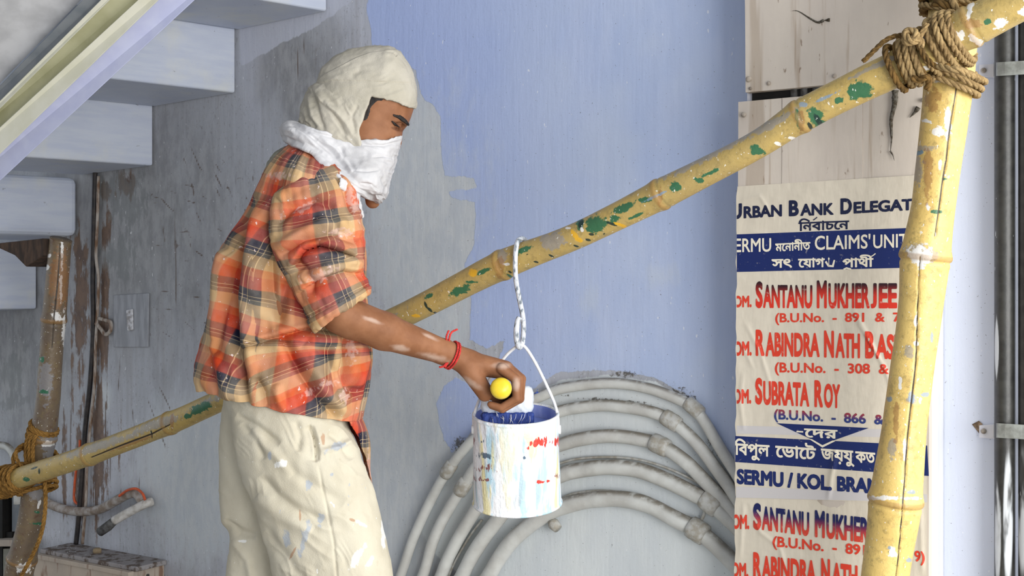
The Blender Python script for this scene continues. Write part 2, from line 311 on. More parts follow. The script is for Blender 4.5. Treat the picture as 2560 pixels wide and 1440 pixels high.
def ragged(name, quad, off, th, mat, parent, nx=90, ny=90, amp=.0012):
    """a sheet with slightly wavy surface and rough edge"""
    tl, tr, br, bl = quad; V = []; 
    for j in range(ny + 1):
        for i in range(nx + 1):
            u, t = i / nx, j / ny; x = (tl[0] * (1 - u) + tr[0] * u) * (1 - t) + (bl[0] * (1 - u) + br[0] * u) * t; y = (tl[1] * (1 - u) + tr[1] * u) * (1 - t) + (bl[1] * (1 - u) + br[1] * u) * t
            V.append(W(x, y, off) + NN * amp * float(vnoise(x / 90, y / 90, 3)))
    n = (nx + 1) * (ny + 1); V2 = V + [p - NN * th for p in V]; Fc = []
    g = lambda i, j: j * (nx + 1) + i
    for j in range(ny):
        for i in range(nx): Fc.append((g(i, j), g(i, j + 1), g(i + 1, j + 1), g(i + 1, j)))
    for i in range(nx): Fc += [(g(i, 0), g(i + 1, 0), g(i + 1, 0) + n, g(i, 0) + n), (g(i + 1, ny), g(i, ny), g(i, ny) + n, g(i + 1, ny) + n)]
    for j in range(ny): Fc += [(g(0, j + 1), g(0, j), g(0, j) + n, g(0, j + 1) + n), (g(nx, j), g(nx, j + 1), g(nx, j + 1) + n, g(nx, j) + n)]
    o = mesh_obj(name, V2, Fc, mat, smooth=False); keep(o, parent); return o
ragged('upper_cover', [(1860, -260), (2330, -380), (2330, 188), (1864, 231)], DOFF + .004, .02, M_duct, duct, 20, 20)
# lower cover in three boards with seams
for (xa, xb, o_) in ((1846, 1954, 0), (1955.5, 2156, .0008), (2157.5, 2324, -.0004)):
    ya = 255 - (xa - 1846) * .09; yb = 255 - (xb - 1846) * .09
    ragged('lower_cover', [(xa, ya), (xb, yb), (xb + (0 if xb < 2300 else -4), 2600), (xa - 8, 2560)], DOFF + o_, .02, M_duct, duct, 12, 30)
v, f = join_arrays([tube_arrays([W(x, 205, .09), W(x + 3, 262, .09)], .012, 12) for x in (1985, 2040, 2065)]); M_grim = simple('grimy_grey_metal', srgb(96, 96, 96), srgb(60, 58, 56), (60, 60, 60))
for x in (1985, 2010, 2040): keep(tube('inner_pipe', [W(x, 150, .112), W(x + 2, 330, .112)], .008, M_grim), duct)
keep(plate_px('void', [(1880, 280), (2318, 262), (2318, 150), (1880, 190)], DOFF - .015, .005, M_dark), duct)  # near-black sheet: the shade inside the gap is put into its colour
for x, y, r in ((1872, 198, 7), (1859, 287, 6), (1922, 208, 5), (2086, 190, 5), (1876, 221, 4), (2308, 250, 5)):
    pth = [W(x, y, DOFF), W(x, y, DOFF + .0075), W(x, y, DOFF + .009)]; keep(tube('screw', pth, np.array([r, r, r * .6]) * dep(x) / F, M_screw), duct)
M_mould = simple('black_mould_crust', srgb(60, 52, 40), srgb(96, 92, 84), (200, 200, 200), .9, .6)
def crack(pts, r, parent, name='mould_crust'):
    p = catmull([W(x, y, DOFF + .004) for x, y in pts], 8); n = len(p); rr = r * dep(pts[0][0]) / F * (1.1 - np.linspace(0, 1, n)) * (1 + .4 * rng.random(n)); keep(tube(name, p, rr, M_mould, seg=6), parent)
crack([(2238, 226), (2236, 262), (2228, 300), (2229, 345), (2226, 378)], 6, duct); crack([(2226, 378), (2232, 388), (2236, 402)], 2, duct)
crack([(2296, 268), (2288, 280), (2274, 294)], 5, duct); crack([(2060, 51), (2045, 56), (2025, 46), (1995, 28), (1975, 28)], 3, duct); crack([(2075, 50), (2060, 51)], 4, duct)

# posters ---------------------------------------------------------------
def paper(name, base):
    k = NT(name, .45, .4); n = k.noise((5, 5, 5), 4); f_ = k.noise((40, 40, 12), 4, seed=3)
    k.col(k.mix(k.step(n, .4, .7, 0, .6), base, tuple(x * .88 for x in base[:3]) + (1,))).bump(k.math('ADD', n, k.math('MULTIPLY', f_, .15)), .5, .02); return k.m
M_paper = paper('cream_poster_paper', srgb(214, 205, 188))
def ink(name, c, top=None, z0=0, z1=1):
    k = NT(name, .45, .4); cc = c
    if top is not None:
        sp = k.t.nodes.new('ShaderNodeSeparateXYZ'); k.t.links.new(k.co.outputs['UV'], sp.inputs[0]); cc = k.mix(k.step(sp.outputs[1], z0, z1), c, top)
    n = k.noise((120, 120, 120), 3); k.col(k.mix(k.step(n, .62, .8, 0, .35), cc, srgb(226, 218, 202))); return k.m
NAVY = srgb(20, 38, 96); RED = srgb(214, 62, 40); CRM = srgb(232, 224, 204)
I_navy = ink('navy_ink', NAVY); I_red = ink('red_ink', RED); I_cream = ink('unprinted_cream', CRM); I_dark = ink('dark_navy_ink', srgb(22, 30, 62))
I_gr = ink('dark_to_red_ink', srgb(212, 52, 34), srgb(40, 18, 28), .35, 1.0); I_gr2 = ink('navy_to_red_ink', srgb(205, 66, 48), srgb(22, 30, 84), .15, .75); I_rn = ink('red_to_navy_ink', srgb(44, 60, 120), srgb(150, 50, 60), .3, 1.0); I_ghost = ink('faded_blue_ink', srgb(200, 196, 196))
_dg = bpy.context.evaluated_depsgraph_get
def text_arrays(s, off=0.0, h=.02):
    """glyph outlines, filled by winding number (fonts have overlapping outlines) and made bolder by a distance"""
    cu = bpy.data.curves.new('t', 'FONT'); cu.body = s; cu.resolution_u = 4; cu.fill_mode = 'NONE'; o = bpy.data.objects.new('t', cu); COL.objects.link(o)
    dg = _dg(); dg.update(); me = bpy.data.meshes.new_from_object(o.evaluated_get(dg)); v = np.array([x.co[:2] for x in me.vertices]).reshape(-1, 2)
    nb = {}
    for e in me.edges: a, b = e.vertices; nb.setdefault(a, []).append(b); nb.setdefault(b, []).append(a)
    bpy.data.objects.remove(o); bpy.data.curves.remove(cu); bpy.data.meshes.remove(me)
    loops = []; seen = set()
    for st_ in nb:
        if st_ in seen: continue
        # follow in the order of the stored points so that the direction of the outline is kept
        comp = [st_]; seen.add(st_); stack = [st_]
        while stack:
            q = stack.pop()
            for w_ in nb[q]:
                if w_ not in seen: seen.add(w_); comp.append(w_); stack.append(w_)
        comp.sort(); loops.append(v[comp])
    x0, y0 = v.min(0) - off - 3 * h; x1, y1 = v.max(0) + off + 3 * h; xs = np.arange(x0, x1 + h, h); ys = np.arange(y0, y1 + h, h)
    D = np.full((len(xs), len(ys)), 1.0); Wn = np.zeros(D.shape, int); mg = off + 3 * h
    for L in loops:
        i0, i1 = np.searchsorted(xs, (L[:, 0].min() - mg, L[:, 0].max() + mg)); j0, j1 = np.searchsorted(ys, (L[:, 1].min() - mg, L[:, 1].max() + mg)); X, Y = xs[i0:i1, None], ys[None, j0:j1]; d = np.full((i1 - i0, j1 - j0), 1.0); wn = np.zeros(d.shape, int)
        for k in range(len(L)):
            ax, ay = L[k]; bx, by = L[(k + 1) % len(L)]; vx, vy = bx - ax, by - ay; t = np.clip(((X - ax) * vx + (Y - ay) * vy) / (vx * vx + vy * vy + 1e-12), 0, 1); d = np.minimum(d, (X - ax - t * vx) ** 2 + (Y - ay - t * vy) ** 2)
            cr = vx * (Y - ay) - (X - ax) * vy; wn += ((ay <= Y) & (by > Y) & (cr > 0)).astype(int) - ((ay > Y) & (by <= Y) & (cr < 0)).astype(int)
        D[i0:i1, j0:j1] = np.minimum(D[i0:i1, j0:j1], np.sqrt(d)); Wn[i0:i1, j0:j1] += wn
    G = np.where(Wn != 0, D + 1e-4, -D) + off; ins = G > 0; V = []; Fc = []; full = ins[:-1, :-1] & ins[1:, :-1] & ins[1:, 1:] & ins[:-1, 1:]; anyc = ins[:-1, :-1] | ins[1:, :-1] | ins[1:, 1:] | ins[:-1, 1:]
    for jj in range(full.shape[1]):
        row = np.flatnonzero(full[:, jj]); k = 0
        while k < len(row):
            m = k
            while m + 1 < len(row) and row[m + 1] == row[m] + 1 and m - k < 5: m += 1
            a, b = xs[row[k]], xs[row[m] + 1]; n = len(V); V += [(a, ys[jj]), (b, ys[jj]), (b, ys[jj + 1]), (a, ys[jj + 1])]; Fc.append((n, n + 1, n + 2, n + 3)); k = m + 1
    for a, b in np.argwhere(anyc & ~full):
        c = [(a, b), (a + 1, b), (a + 1, b + 1), (a, b + 1)]; pl = []
        for k in range(4):
            p, q = c[k], c[(k + 1) % 4]; gp, gq = G[p], G[q]
            if gp > 0: pl.append((xs[p[0]], ys[p[1]]))
            if (gp > 0) != (gq > 0): t = gp / (gp - gq); pl.append((xs[p[0]] + (xs[q[0]] - xs[p[0]]) * t, ys[p[1]] + (ys[q[1]] - ys[p[1]]) * t))
        if len(pl) > 2: n = len(V); V += pl; Fc.append(tuple(range(n, n + len(pl))))
    return np.c_[np.array(V), np.zeros(len(V))], Fc
def stroke(pts, wd, closed=False):
    p = catmull([(a, b, 0) for a, b in pts], 6)[:, :2]; t = np.gradient(p, axis=0); t /= np.linalg.norm(t, axis=1)[:, None] + 1e-9; n = np.c_[-t[:, 1], t[:, 0]]
    ww = wd * .5 * np.ones(len(p)); v = np.vstack([np.c_[p + n * ww[:, None], np.full(len(p), 16)], np.c_[p - n * ww[:, None], np.full(len(p), 16)]]); m = len(p)
    return v, [(i, i + 1, m + i + 1, m + i) for i in range(m - 1)]
def put_text(parent, arrs, x0, yb0, x1, yb1, h, mat, vlo, vhi, off, clip=None, name='lettering'):
    """fit arrays into the print box: base line (x0,yb0)-(x1,yb1) in photograph pixels, height h pixels for local y vlo..vhi"""
    v, f = arrs; u0, u1 = v[:, 0].min(), v[:, 0].max(); U = (v[:, 0] - u0) / (u1 - u0); T = (v[:, 1] - vlo) / (vhi - vlo)
    A, B = W(x0, yb0, off), W(x1, yb1, off); HA, HB = W(x0, yb0 - h, off) - A, W(x1, yb1 - h, off) - B
    P0 = A + NN * 0; out = [A + (B - A) * float(u) + (HA * (1 - float(u)) + HB * float(u)) * float(t) + NN * (float(z) * .00003) for u, t, z in zip(U, T, v[:, 2])]
    if HG:
        px_, py_ = px_of(np.array([q[:] for q in out])); H_ = np.zeros(len(out))
        for pl, wd, a in HG: d, _, tt_ = line_d(px_, py_, pl); H_ += a * np.exp(-(d / wd) ** 2) * (1 - (2 * np.abs(tt_ - .5)) ** 4)
        out = [q + NN * float(h_) for q, h_ in zip(out, H_)]
    if clip is not None:
        import bmesh
        bm = bmesh.new(); vs = [bm.verts.new(p) for p in out]; lay = bm.loops.layers.uv.new('UVMap')
        for q in f:
            try: fc = bm.faces.new([vs[i] for i in q])
            except ValueError: continue
            for lp, i in zip(fc.loops, q): lp[lay].uv = (U[i], T[i])
        bmesh.ops.bisect_plane(bm, geom=bm.verts[:] + bm.edges[:] + bm.faces[:], plane_co=clip, plane_no=-UR, clear_outer=True)
        me = bpy.data.meshes.new(name); bm.to_mesh(me); bm.free(); o = link(bpy.data.objects.new(name, me), None, mat)
    else: o = mesh_obj(name, out, f, mat, smooth=False, uv=np.c_[U, T])
    keep(o, parent); return o
PO = DOFF + .0024
HG = []
def crease_h(x, y):
    h = 0.0
    for pl, wd, a in HG: a = a * 1.0; d, _, t = line_d(np.array([x]), np.array([y]), pl); h += float(a * math.exp(-(d[0] / wd) ** 2) * (1 - (2 * abs(t[0] - .5)) ** 4))
    return h
def latin(parent, s, x0, yb0, x1, yb1, h, mat, bold=.03, **k):
    a = text_arrays(s, bold * .62); b = a[0] if k.pop('own', 0) else text_arrays('H', bold * .62)[0]; return put_text(parent, a, x0, yb0, x1, yb1, h, mat, b[:, 1].min(), b[:, 1].max(), PO, **k)
def bengali(parent, s, x0, yb0, x1, yb1, h, mat, extra=(), bold=.028, **k):
    a = text_arrays(s, bold); b = text_arrays('\u09a8', bold)[0]
    if extra: a = join_arrays([a] + [stroke(p, .075) for p in extra])
    return put_text(parent, a, x0, yb0, x1, yb1, h, mat, b[:, 1].min(), b[:, 1].max(), PO, **k)
def flat(parent, name, pts, mat, off):
    if len(pts) == 4 and abs(pts[1][0] - pts[0][0]) > 200:
        nx, ny = 130, 26; V = []
        for j in range(ny + 1):
            for i in range(nx + 1): u, t = i / nx, j / ny; x = (pts[0][0] * (1 - u) + pts[1][0] * u) * (1 - t) + (pts[3][0] * (1 - u) + pts[2][0] * u) * t; y = (pts[0][1] * (1 - u) + pts[1][1] * u) * (1 - t) + (pts[3][1] * (1 - u) + pts[2][1] * u) * t; V.append(W(x, y, off + crease_h(x, y)))
        g = lambda i, j: j * (nx + 1) + i; return keep(mesh_obj(name, V, [(g(i, j), g(i, j + 1), g(i + 1, j + 1), g(i + 1, j)) for j in range(ny) for i in range(nx)], mat), parent)
    o = mesh_obj(name, [W(x, y, off + (crease_h(x, y) if len(pts) != 3 else 0.0)) for x, y in pts], [tuple(range(len(pts)))], mat, smooth=False); return keep(o, parent)
def poster(label, tl, tr, br, bl, off, creases):
    po = empty('poster', W((tl[0] + tr[0]) / 2, (tl[1] + bl[1]) / 2, off), label, 'poster', 'election posters pasted on the duct')
    nx, ny = 120, 200; V = []; xs = np.zeros((ny + 1, nx + 1)); ys = xs.copy()
    for j in range(ny + 1):
        for i in range(nx + 1):
            u, t = i / nx, j / ny; xs[j, i] = (tl[0] * (1 - u) + tr[0] * u) * (1 - t) + (bl[0] * (1 - u) + br[0] * u) * t; ys[j, i] = (tl[1] * (1 - u) + tr[1] * u) * (1 - t) + (bl[1] * (1 - u) + br[1] * u) * t
    xs[:, 0] += 2.2 * vnoise(0, np.arange(ny + 1) / 7, 1)
    hgt = np.zeros_like(xs)
    for pl, wd, a in creases: d, _, t = line_d(xs, ys, pl); hgt += a * np.exp(-(d / wd) ** 2) * (1 - (2 * np.abs(t - .5)) ** 4)
    for j in range(ny + 1):
        for i in range(nx + 1): V.append(W(xs[j, i], ys[j, i], off + float(hgt[j, i])))
    g = lambda i, j: j * (nx + 1) + i
    o = mesh_obj('sheet', V, [(g(i, j), g(i, j + 1), g(i + 1, j + 1), g(i + 1, j)) for j in range(ny) for i in range(nx)], M_paper); keep(o, po); return po
CL = W(1842, 700, PO); CL2 = W(1838, 1300, PO)
CR1 = [(p_, w_ * .9, a_ * 1.6) for p_, w_, a_ in [([(1860, 800), (1900, 880), (1935, 990)], 5, .0011), ([(1850, 850), (1885, 925)], 4, .0010), ([(2130, 770), (2170, 840), (2215, 930), (2235, 990)], 5, .0012), ([(2140, 800), (2200, 900)], 3, .0010), ([(2090, 1118), (2086, 1150), (2078, 1190), (2070, 1255)], 6, .0018), ([(1850, 500), (1900, 490), (1935, 550)], 4, .0010), ([(1880, 580), (1960, 600)], 4, .0008), ([(1858, 930), (1850, 1000), (1860, 1080)], 5, .0012), ([(2110, 520), (2240, 510)], 5, .0006), ([(2215, 560), (2160, 580)], 5, .0006)]]
HG[:] = CR1
p1 = poster('upper cream election poster with two navy bands, lower edge just below the second band', (1842, 466), (2318, 436), (2317, 1262), (1838, 1240), DOFF + .0018, CR1)
T1 = dict(clip=CL)
latin(p1, 'U', 1825, 549, 1855, 547, 39, I_dark, .075, **T1); latin(p1, 'RBAN', 1859, 546, 1955, 541, 30, I_dark, .068); latin(p1, 'B', 1972, 541, 1997, 540, 40, I_dark, .075); latin(p1, 'ANK', 2001, 540, 2084, 537, 30, I_dark, .068)
latin(p1, 'D', 2101, 536, 2130, 535, 40, I_dark, .075); latin(p1, 'ELEGATE', 2134, 534, 2304, 524, 29, I_dark, .068)
REPH = lambda x: [(x - .10, .78), (x + .02, .86), (x + .16, 1.0)]
bengali(p1, 'িনবাচেন', 1996, 578, 2123, 573, 22, I_dark, [REPH(1.05)])
flat(p1, 'navy_band', [(1842, 586), (2322, 568), (2322, 668), (1842, 680)], I_navy, PO - .0003)
latin(p1, 'SERMU', 1820, 631, 1928, 629, 34, I_cream, .022, **T1); bengali(p1, 'মেনানীত', 1938, 629, 2026, 625, 20, I_cream); latin(p1, "CLAIMS'", 2037, 625, 2176, 621, 35, I_cream, .022); latin(p1, 'UNIT', 2183, 621, 2270, 618, 34, I_cream, .022)
bengali(p1, 'সৎ  েযাগ্  পাথী', 1929, 670, 2194, 667, 22, I_cream) if False else None
bengali(p1, 'সৎ', 1929, 670, 1980, 669, 22, I_cream); bengali(p1, 'েযাগ', 1995, 669, 2062, 668, 22, I_cream)
bengali(p1, 'া', 2070, 667, 2074, 667, 22, I_cream); flat(p1, 'lettering', [(2062, 655), (2070, 667), (2084, 668), (2088, 650), (2084, 650), (2080, 663), (2072, 662), (2066, 652)], I_cream, PO)
bengali(p1, 'পাথী', 2106, 669, 2190, 667, 22, I_cream, [REPH(1.9)]); flat(p1, 'lettering', [(2108, 672), (2116, 668), (2128, 671), (2128, 675), (2116, 672), (2110, 675)], I_cream, PO)
def names(pr, rows):
    for a in rows: latin(pr, *a[:6], a[6], a[7], **(a[8] if len(a) > 8 else {}))
names(p1, [('COM.', 1818, 769, 1879, 768, 29, I_red, .072, T1), ('S', 1889, 770, 1907, 770, 66, I_gr, .08), ('ANTANU', 1908, 770, 2031, 771, 58, I_gr, .072), ('M', 2042, 771, 2067, 771, 70, I_gr, .08), ('UKHER', 2071, 771, 2174, 771, 63, I_gr, .072), ('J', 2177, 771, 2192, 771, 63, I_gr, .072, dict(own=True)), ('EE', 2197, 771, 2243, 771, 63, I_gr, .072),
           ('(B.U.No.  -  891  &  719)', 1938, 806, 2300, 804, 23, I_red, .045), ('COM.', 1818, 890, 1879, 889, 36, I_red, .072, T1), ('R', 1889, 890, 1911, 890, 66, I_red, .08), ('ABINDRA', 1914, 891, 2049, 893, 60, I_red, .072), ('N', 2060, 894, 2085, 895, 68, I_red, .08), ('ATH', 2089, 895, 2150, 896, 62, I_red, .072), ('B', 2163, 896, 2186, 897, 68, I_red, .08), ('ASU', 2190, 897, 2262, 899, 62, I_red, .072),
           ('(B.U.No.  -  308  &  ', 1937, 931, 2222, 935, 25, I_red, .045), ('COM.', 1817, 1009, 1878, 1009, 36, I_red, .072, T1), ('S', 1888, 1011, 1906, 1011, 66, I_red, .08), ('UBRATA', 1908, 1012, 2023, 1017, 60, I_red, .072), ('R', 2036, 1018, 2057, 1019, 68, I_red, .08), ('OY', 2060, 1019, 2100, 1021, 60, I_red, .072),
           ('(B.U.No.  -  866  &', 1935, 1048, 2210, 1062, 25, I_rn, .05)])
flat(p1, 'navy_arrow', [(1941, 1058), (2056, 1111), (2172, 1070)], I_navy, PO - .0002)
latin(p1, '-', 1991, 1086, 2008, 1087, 22, I_cream, .02); bengali(p1, 'েদর', 2010, 1093, 2094, 1097, 22, I_cream)
flat(p1, 'navy_band', [(1838, 1090), (2318, 1114), (2322, 1190), (1838, 1155)], I_navy, PO - .0003)
flat(p1, 'cream_chevron', [(2030, 1098), (2056, 1113), (2082, 1101), (2088, 1103), (2056, 1119), (2022, 1097)], I_cream, PO)
bengali(p1, 'িবপুল', 1836, 1137, 1924, 1142, 29, I_cream, clip=CL2); bengali(p1, 'েভােট', 1938, 1143, 2040, 1150, 29, I_cream); bengali(p1, 'জয়যু', 2052, 1150, 2136, 1156, 29, I_cream); bengali(p1, 'ক্ত'.replace('\u09cd', ''), 2138, 1156, 2188, 1160, 28, I_cream)
flat(p1, 'ghost_band', [(1840, 1216), (2318, 1236), (2318, 1256), (1840, 1244)], I_ghost, PO - .0003); flat(p1, 'ghost_band', [(1842, 1064), (2318, 1076), (2318, 1096), (1842, 1084)], I_ghost, PO - .0004)
latin(p1, 'SERMU / KOL. BRANCH', 1842, 1210, 2262, 1240, 38, I_navy, .085)
CR2 = [(p_, w_ * .9, a_ * 1.6) for p_, w_, a_ in [([(1870, 1250), (1900, 1330), (1950, 1370), (1965, 1430)], 5, .0012), ([(1860, 1250), (1850, 1400)], 5, .0012), ([(2090, 1300), (2200, 1330)], 6, .0008), ([(2300, 1260), (2306, 1440)], 6, .001)]]
HG[:] = CR2
p2 = poster('lower cream election poster pasted below the other, bottom cut off', (1838, 1240), (2317, 1262), (2314, 2060), (1832, 2010), DOFF + .0012, CR2)
T2 = dict(clip=W(1836, 1400, PO))
names(p2, [('COM.', 1814, 1322, 1873, 1323, 36, I_red, .072, T2), ('S', 1883, 1324, 1903, 1325, 66, I_gr2, .08), ('ANTANU', 1905, 1325, 2023, 1341, 60, I_gr2, .072), ('M', 2037, 1343, 2062, 1346, 68, I_gr2, .08), ('UKHER', 2066, 1346, 2172, 1358, 63, I_gr2, .072),
           ('(B.U.No.  -  891', 1932, 1366, 2164, 1389, 26, I_red, .045), ('719)', 2254, 1400, 2312, 1406, 27, I_red, .045), ('COM.', 1812, 1441, 1871, 1444, 36, I_red, .072, T2), ('R', 1883, 1446, 1903, 1448, 66, I_red, .08), ('ABINDRA', 1905, 1449, 2040, 1462, 60, I_red, .072), ('N', 2053, 1463, 2075, 1466, 68, I_red, .08), ('ATH', 2080, 1466, 2144, 1474, 60, I_red, .072), ('BASU', 2156, 1475, 2262, 1486, 64, I_red, .072)])
# ------------------------------------------------------------------ conduits swept over the lower wall
kc = NT('grey_painted_conduit', .5, .4); a1 = kc.noise((50, 50, 50), 5); a2 = kc.noise((14, 14, 14), 4, seed=2); a3 = kc.noise((220, 220, 220), 2, seed=5)
geo = kc.t.nodes.new('ShaderNodeNewGeometry'); sx = kc.t.nodes.new('ShaderNodeSeparateXYZ'); kc.t.links.new(geo.outputs['Normal'], sx.inputs[0])
c = kc.mix(kc.step(a2, .35, .65), srgb(206, 207, 203), srgb(188, 187, 182)); c = kc.mix(kc.math('MULTIPLY', kc.step(sx.outputs[2], .35, .95), kc.step(a1, .28, .55, 0, .85)), c, srgb(112, 102, 86)); c = kc.mix(kc.step(a3, .7, .75, 0, .5), c, srgb(225, 225, 225)); kc.col(c).bump(a1, .4, .003); M_cond = kc.m
M_collar = simple('thick_painted_joint', srgb(186, 186, 182), srgb(160, 154, 142), (70, 70, 70), .55, .5)
CD = [
 ('outermost grey conduit arching over the others', [(985, 1475), (1001, 1440), (1035, 1342), (1084, 1237), (1121, 1174), (1155, 1129), (1195, 1088), (1270, 1030), (1350, 992), (1410, 970), (1522, 958), (1616, 970), (1691, 996), (1735, 1020), (1765, 1060), (1806, 1130), (1850, 1200), (1880, 1260)], 13.5, .017, [4, 13]),
 ('grey conduit, second from the outside of the arches', [(1040, 1480), (1057, 1440), (1084, 1352), (1117, 1281), (1157, 1217), (1190, 1168), (1260, 1095), (1330, 1052), (1395, 1030), (1447, 1019), (1522, 1014), (1616, 1027), (1678, 1052), (1740, 1105), (1785, 1165), (1837, 1240), (1880, 1310)], 15, .02, [4, 12]),
 ('grey conduit, third from the outside of the arches', [(1085, 1480), (1102, 1440), (1125, 1386), (1170, 1306), (1240, 1205), (1310, 1145), (1397, 1114), (1447, 1099), (1522, 1090), (1597, 1098), (1650, 1113), (1710, 1151), (1766, 1207), (1837, 1284), (1880, 1340)], 17, .022, [10]),
 ('grey conduit, fourth from the outside of the arches', [(1135, 1480), (1155, 1440), (1185, 1382), (1230, 1318), (1300, 1240), (1399, 1190), (1447, 1176), (1522, 1168), (1597, 1176), (1672, 1204), (1747, 1241), (1777, 1258), (1837, 1312), (1890, 1370)], 19, .024, [11]),
 ('thick innermost grey conduit around the plain wall patch', [(1195, 1480), (1222, 1440), (1255, 1384), (1300, 1333), (1354, 1293), (1399, 1270), (1466, 1252), (1541, 1247), (1616, 1261), (1691, 1299), (1744, 1327), (1790, 1365), (1837, 1410), (1890, 1470)], 20, .026, [10]),
]
for lab, pts, r, off, cols in CD:
    y_end = [(pts[0][0] - 60, 1700)]; pts2 = [(pts[0][0] - 45, 1620)] + pts
    path = catmull([W(x, y, off) for x, y in pts2], 8); rr = r * dep(1450) / F * (1 + .03 * vnoise(np.arange(len(path)) * .3, r, 1)); path = path + np.array(NN) * (.0022 * vnoise(np.arange(len(path)) * .21, 1.5, r))[:, None]
    e = empty('wall_conduit', W(*pts[len(pts) // 2], off), lab, 'pipe', 'painted conduits sweeping over the lower wall'); keep(tube('pipe', path, rr, M_cond, seg=16), e)
    for q in cols:
        a, b = np.array(W(*pts[q - 1], off)), np.array(W(*pts[q], off)); cc = np.array(W(*pts[q], off)); d = np.array(W(*pts[min(q + 1, len(pts) - 1)], off)) - a; d /= np.linalg.norm(d); R = r * dep(1450) / F
        keep(tube('collar', [cc + d * t for t in (-.022, -.019, -.008, 0, .008, .019, .022)], [R * 1.02, R * 1.28, R * 1.36, R * 1.32, R * 1.36, R * 1.28, R * 1.02], M_collar, seg=18), e)
for lab, pts, r in (('thin cable lying above the innermost conduit arch', [(1370, 1275), (1420, 1240), (1480, 1229), (1530, 1229), (1590, 1240), (1660, 1270), (1715, 1292), (1748, 1302), (1758, 1290), (1762, 1276)], 4), ('thin cable above the fourth conduit arch', [(1380, 1165), (1440, 1148), (1520, 1143), (1600, 1150), (1680, 1175), (1760, 1215), (1800, 1245)], 3), ('thin cable between the lower conduits by the paint can', [(1120, 1445), (1140, 1400), (1175, 1340), (1205, 1300)], 3)):
    tag(tube('thin_cable', catmull([W(x, y, .012) for x, y in pts], 8), r * .00098, M_collar, seg=8), lab, 'cable', 'thin cables among the conduits')
e = empty('pipe_stub', W(1378, 1308, .01), 'short stub pipe end below the paint can', 'pipe'); keep(tube('pipe', catmull([W(1352, 1288, .008), W(1372, 1300, .02), W(1384, 1310, .025)], 5), .008, M_cond), e)
keep(tube('cap', [W(1380, 1306, .023), W(1384, 1310, .026), W(1395, 1322, .028)], [.011, .014, .011], M_collar, seg=12), e)

# ------------------------------------------------------------------ black pipes and straps, far right
kb = NT('black_pipe_with_paint_splashes', .42, .5); b1 = kb.noise((90, 90, 22), 3); b2 = kb.noise((22, 22, 5), 4, seed=4); b3 = kb.noise((40, 40, 40), 4, seed=8)
c = kb.mix(kb.step(b3, .3, .7), srgb(34, 34, 33), srgb(54, 54, 51)); c = kb.mix(kb.step(b1, .70, .73), c, srgb(190, 194, 194)); c = kb.mix(kb.math('MULTIPLY', kb.step(kb.attr('wht'), 0, .3), kb.step(b2, .34, .46)), c, srgb(196, 200, 204)); kb.col(c).bump(b3, .3, .003); M_bp = kb.m
for lab, cx, r in (('black wall pipe nearer the duct, splashed with paint', 2512, 27), ('black wall pipe at the right edge of the picture', 2573, 28)):
    pth = np.array([W(cx, y, .045) for y in np.linspace(-700, 2600, 220)]); R = r * dep(cx, .045) / F * math.cos(TT) * 1.1
    v, f = tube_arrays(pth, R, 20); x, y = px_of(v); o = mesh_obj('drain_pipe', v, f, M_bp, attrs=dict(wht=blob_attr(x, y, [(2520, 1300, 14, 190), (2494, 1350, 8, 130), (2556, 1280, 14, 180), (2492, 870, 6, 90), (2493, 1300, 6, 120)]))); tag(o, lab, 'pipe', 'black drain pipes')
M_strap = simple('dull_galvanised_strap', srgb(120, 122, 118), srgb(150, 154, 150), (50, 50, 50), .5, .3)
for y0, y1, lab in ((156, 190, 'grey metal pipe strap over the black pipes, the upper one'), (1058, 1094, 'grey metal pipe strap over the black pipes, the lower one')):
    e = empty('pipe_strap', W(2490, (y0 + y1) / 2, .03), lab, 'bracket', 'straps on the black pipes')
    V = []; prof = [(2484, .012), (2488, .05), (2494, .072), (2512, .0765), (2535, .078), (2552, .078), (2573, .0765), (2600, .07), (2606, .02)]
    for (x, of) in prof:
        for yy in (y0, y1): V.append(W(x, yy + (x - 2490) * (-.06 if y0 < 700 else .06), of))
    n = len(prof); Fc = [(2 * i, 2 * i + 1, 2 * i + 3, 2 * i + 2) for i in range(n - 1)]; o = mesh_obj('band', V, Fc, M_strap, smooth=False); m = o.modifiers.new('s', 'SOLIDIFY'); m.thickness = .002; keep(o, e)
    tb = keep(plate_px('tab', [(2448, y0 + 6), (2485, y0 + 4), (2485, y1 + 3), (2448, y1)], .012, .011, M_whitep), e)
    keep(tube('screw', [W(2459, y0 + 20, .012), W(2459, y0 + 20, .015), W(2459, y0 + 20, .0165)], [.0052, .0052, .003], M_screw), tb)
tag(plate_px('plaster_hole', [(2430, 1061), (2447, 1052), (2456, 1060), (2449, 1085), (2444, 1074)], .002, .001, simple('exposed_brown_plaster', srgb(150, 128, 104), srgb(110, 90, 70), (120, 120, 120))), 'small brown chip in the white plaster beside the lower strap', 'hole')

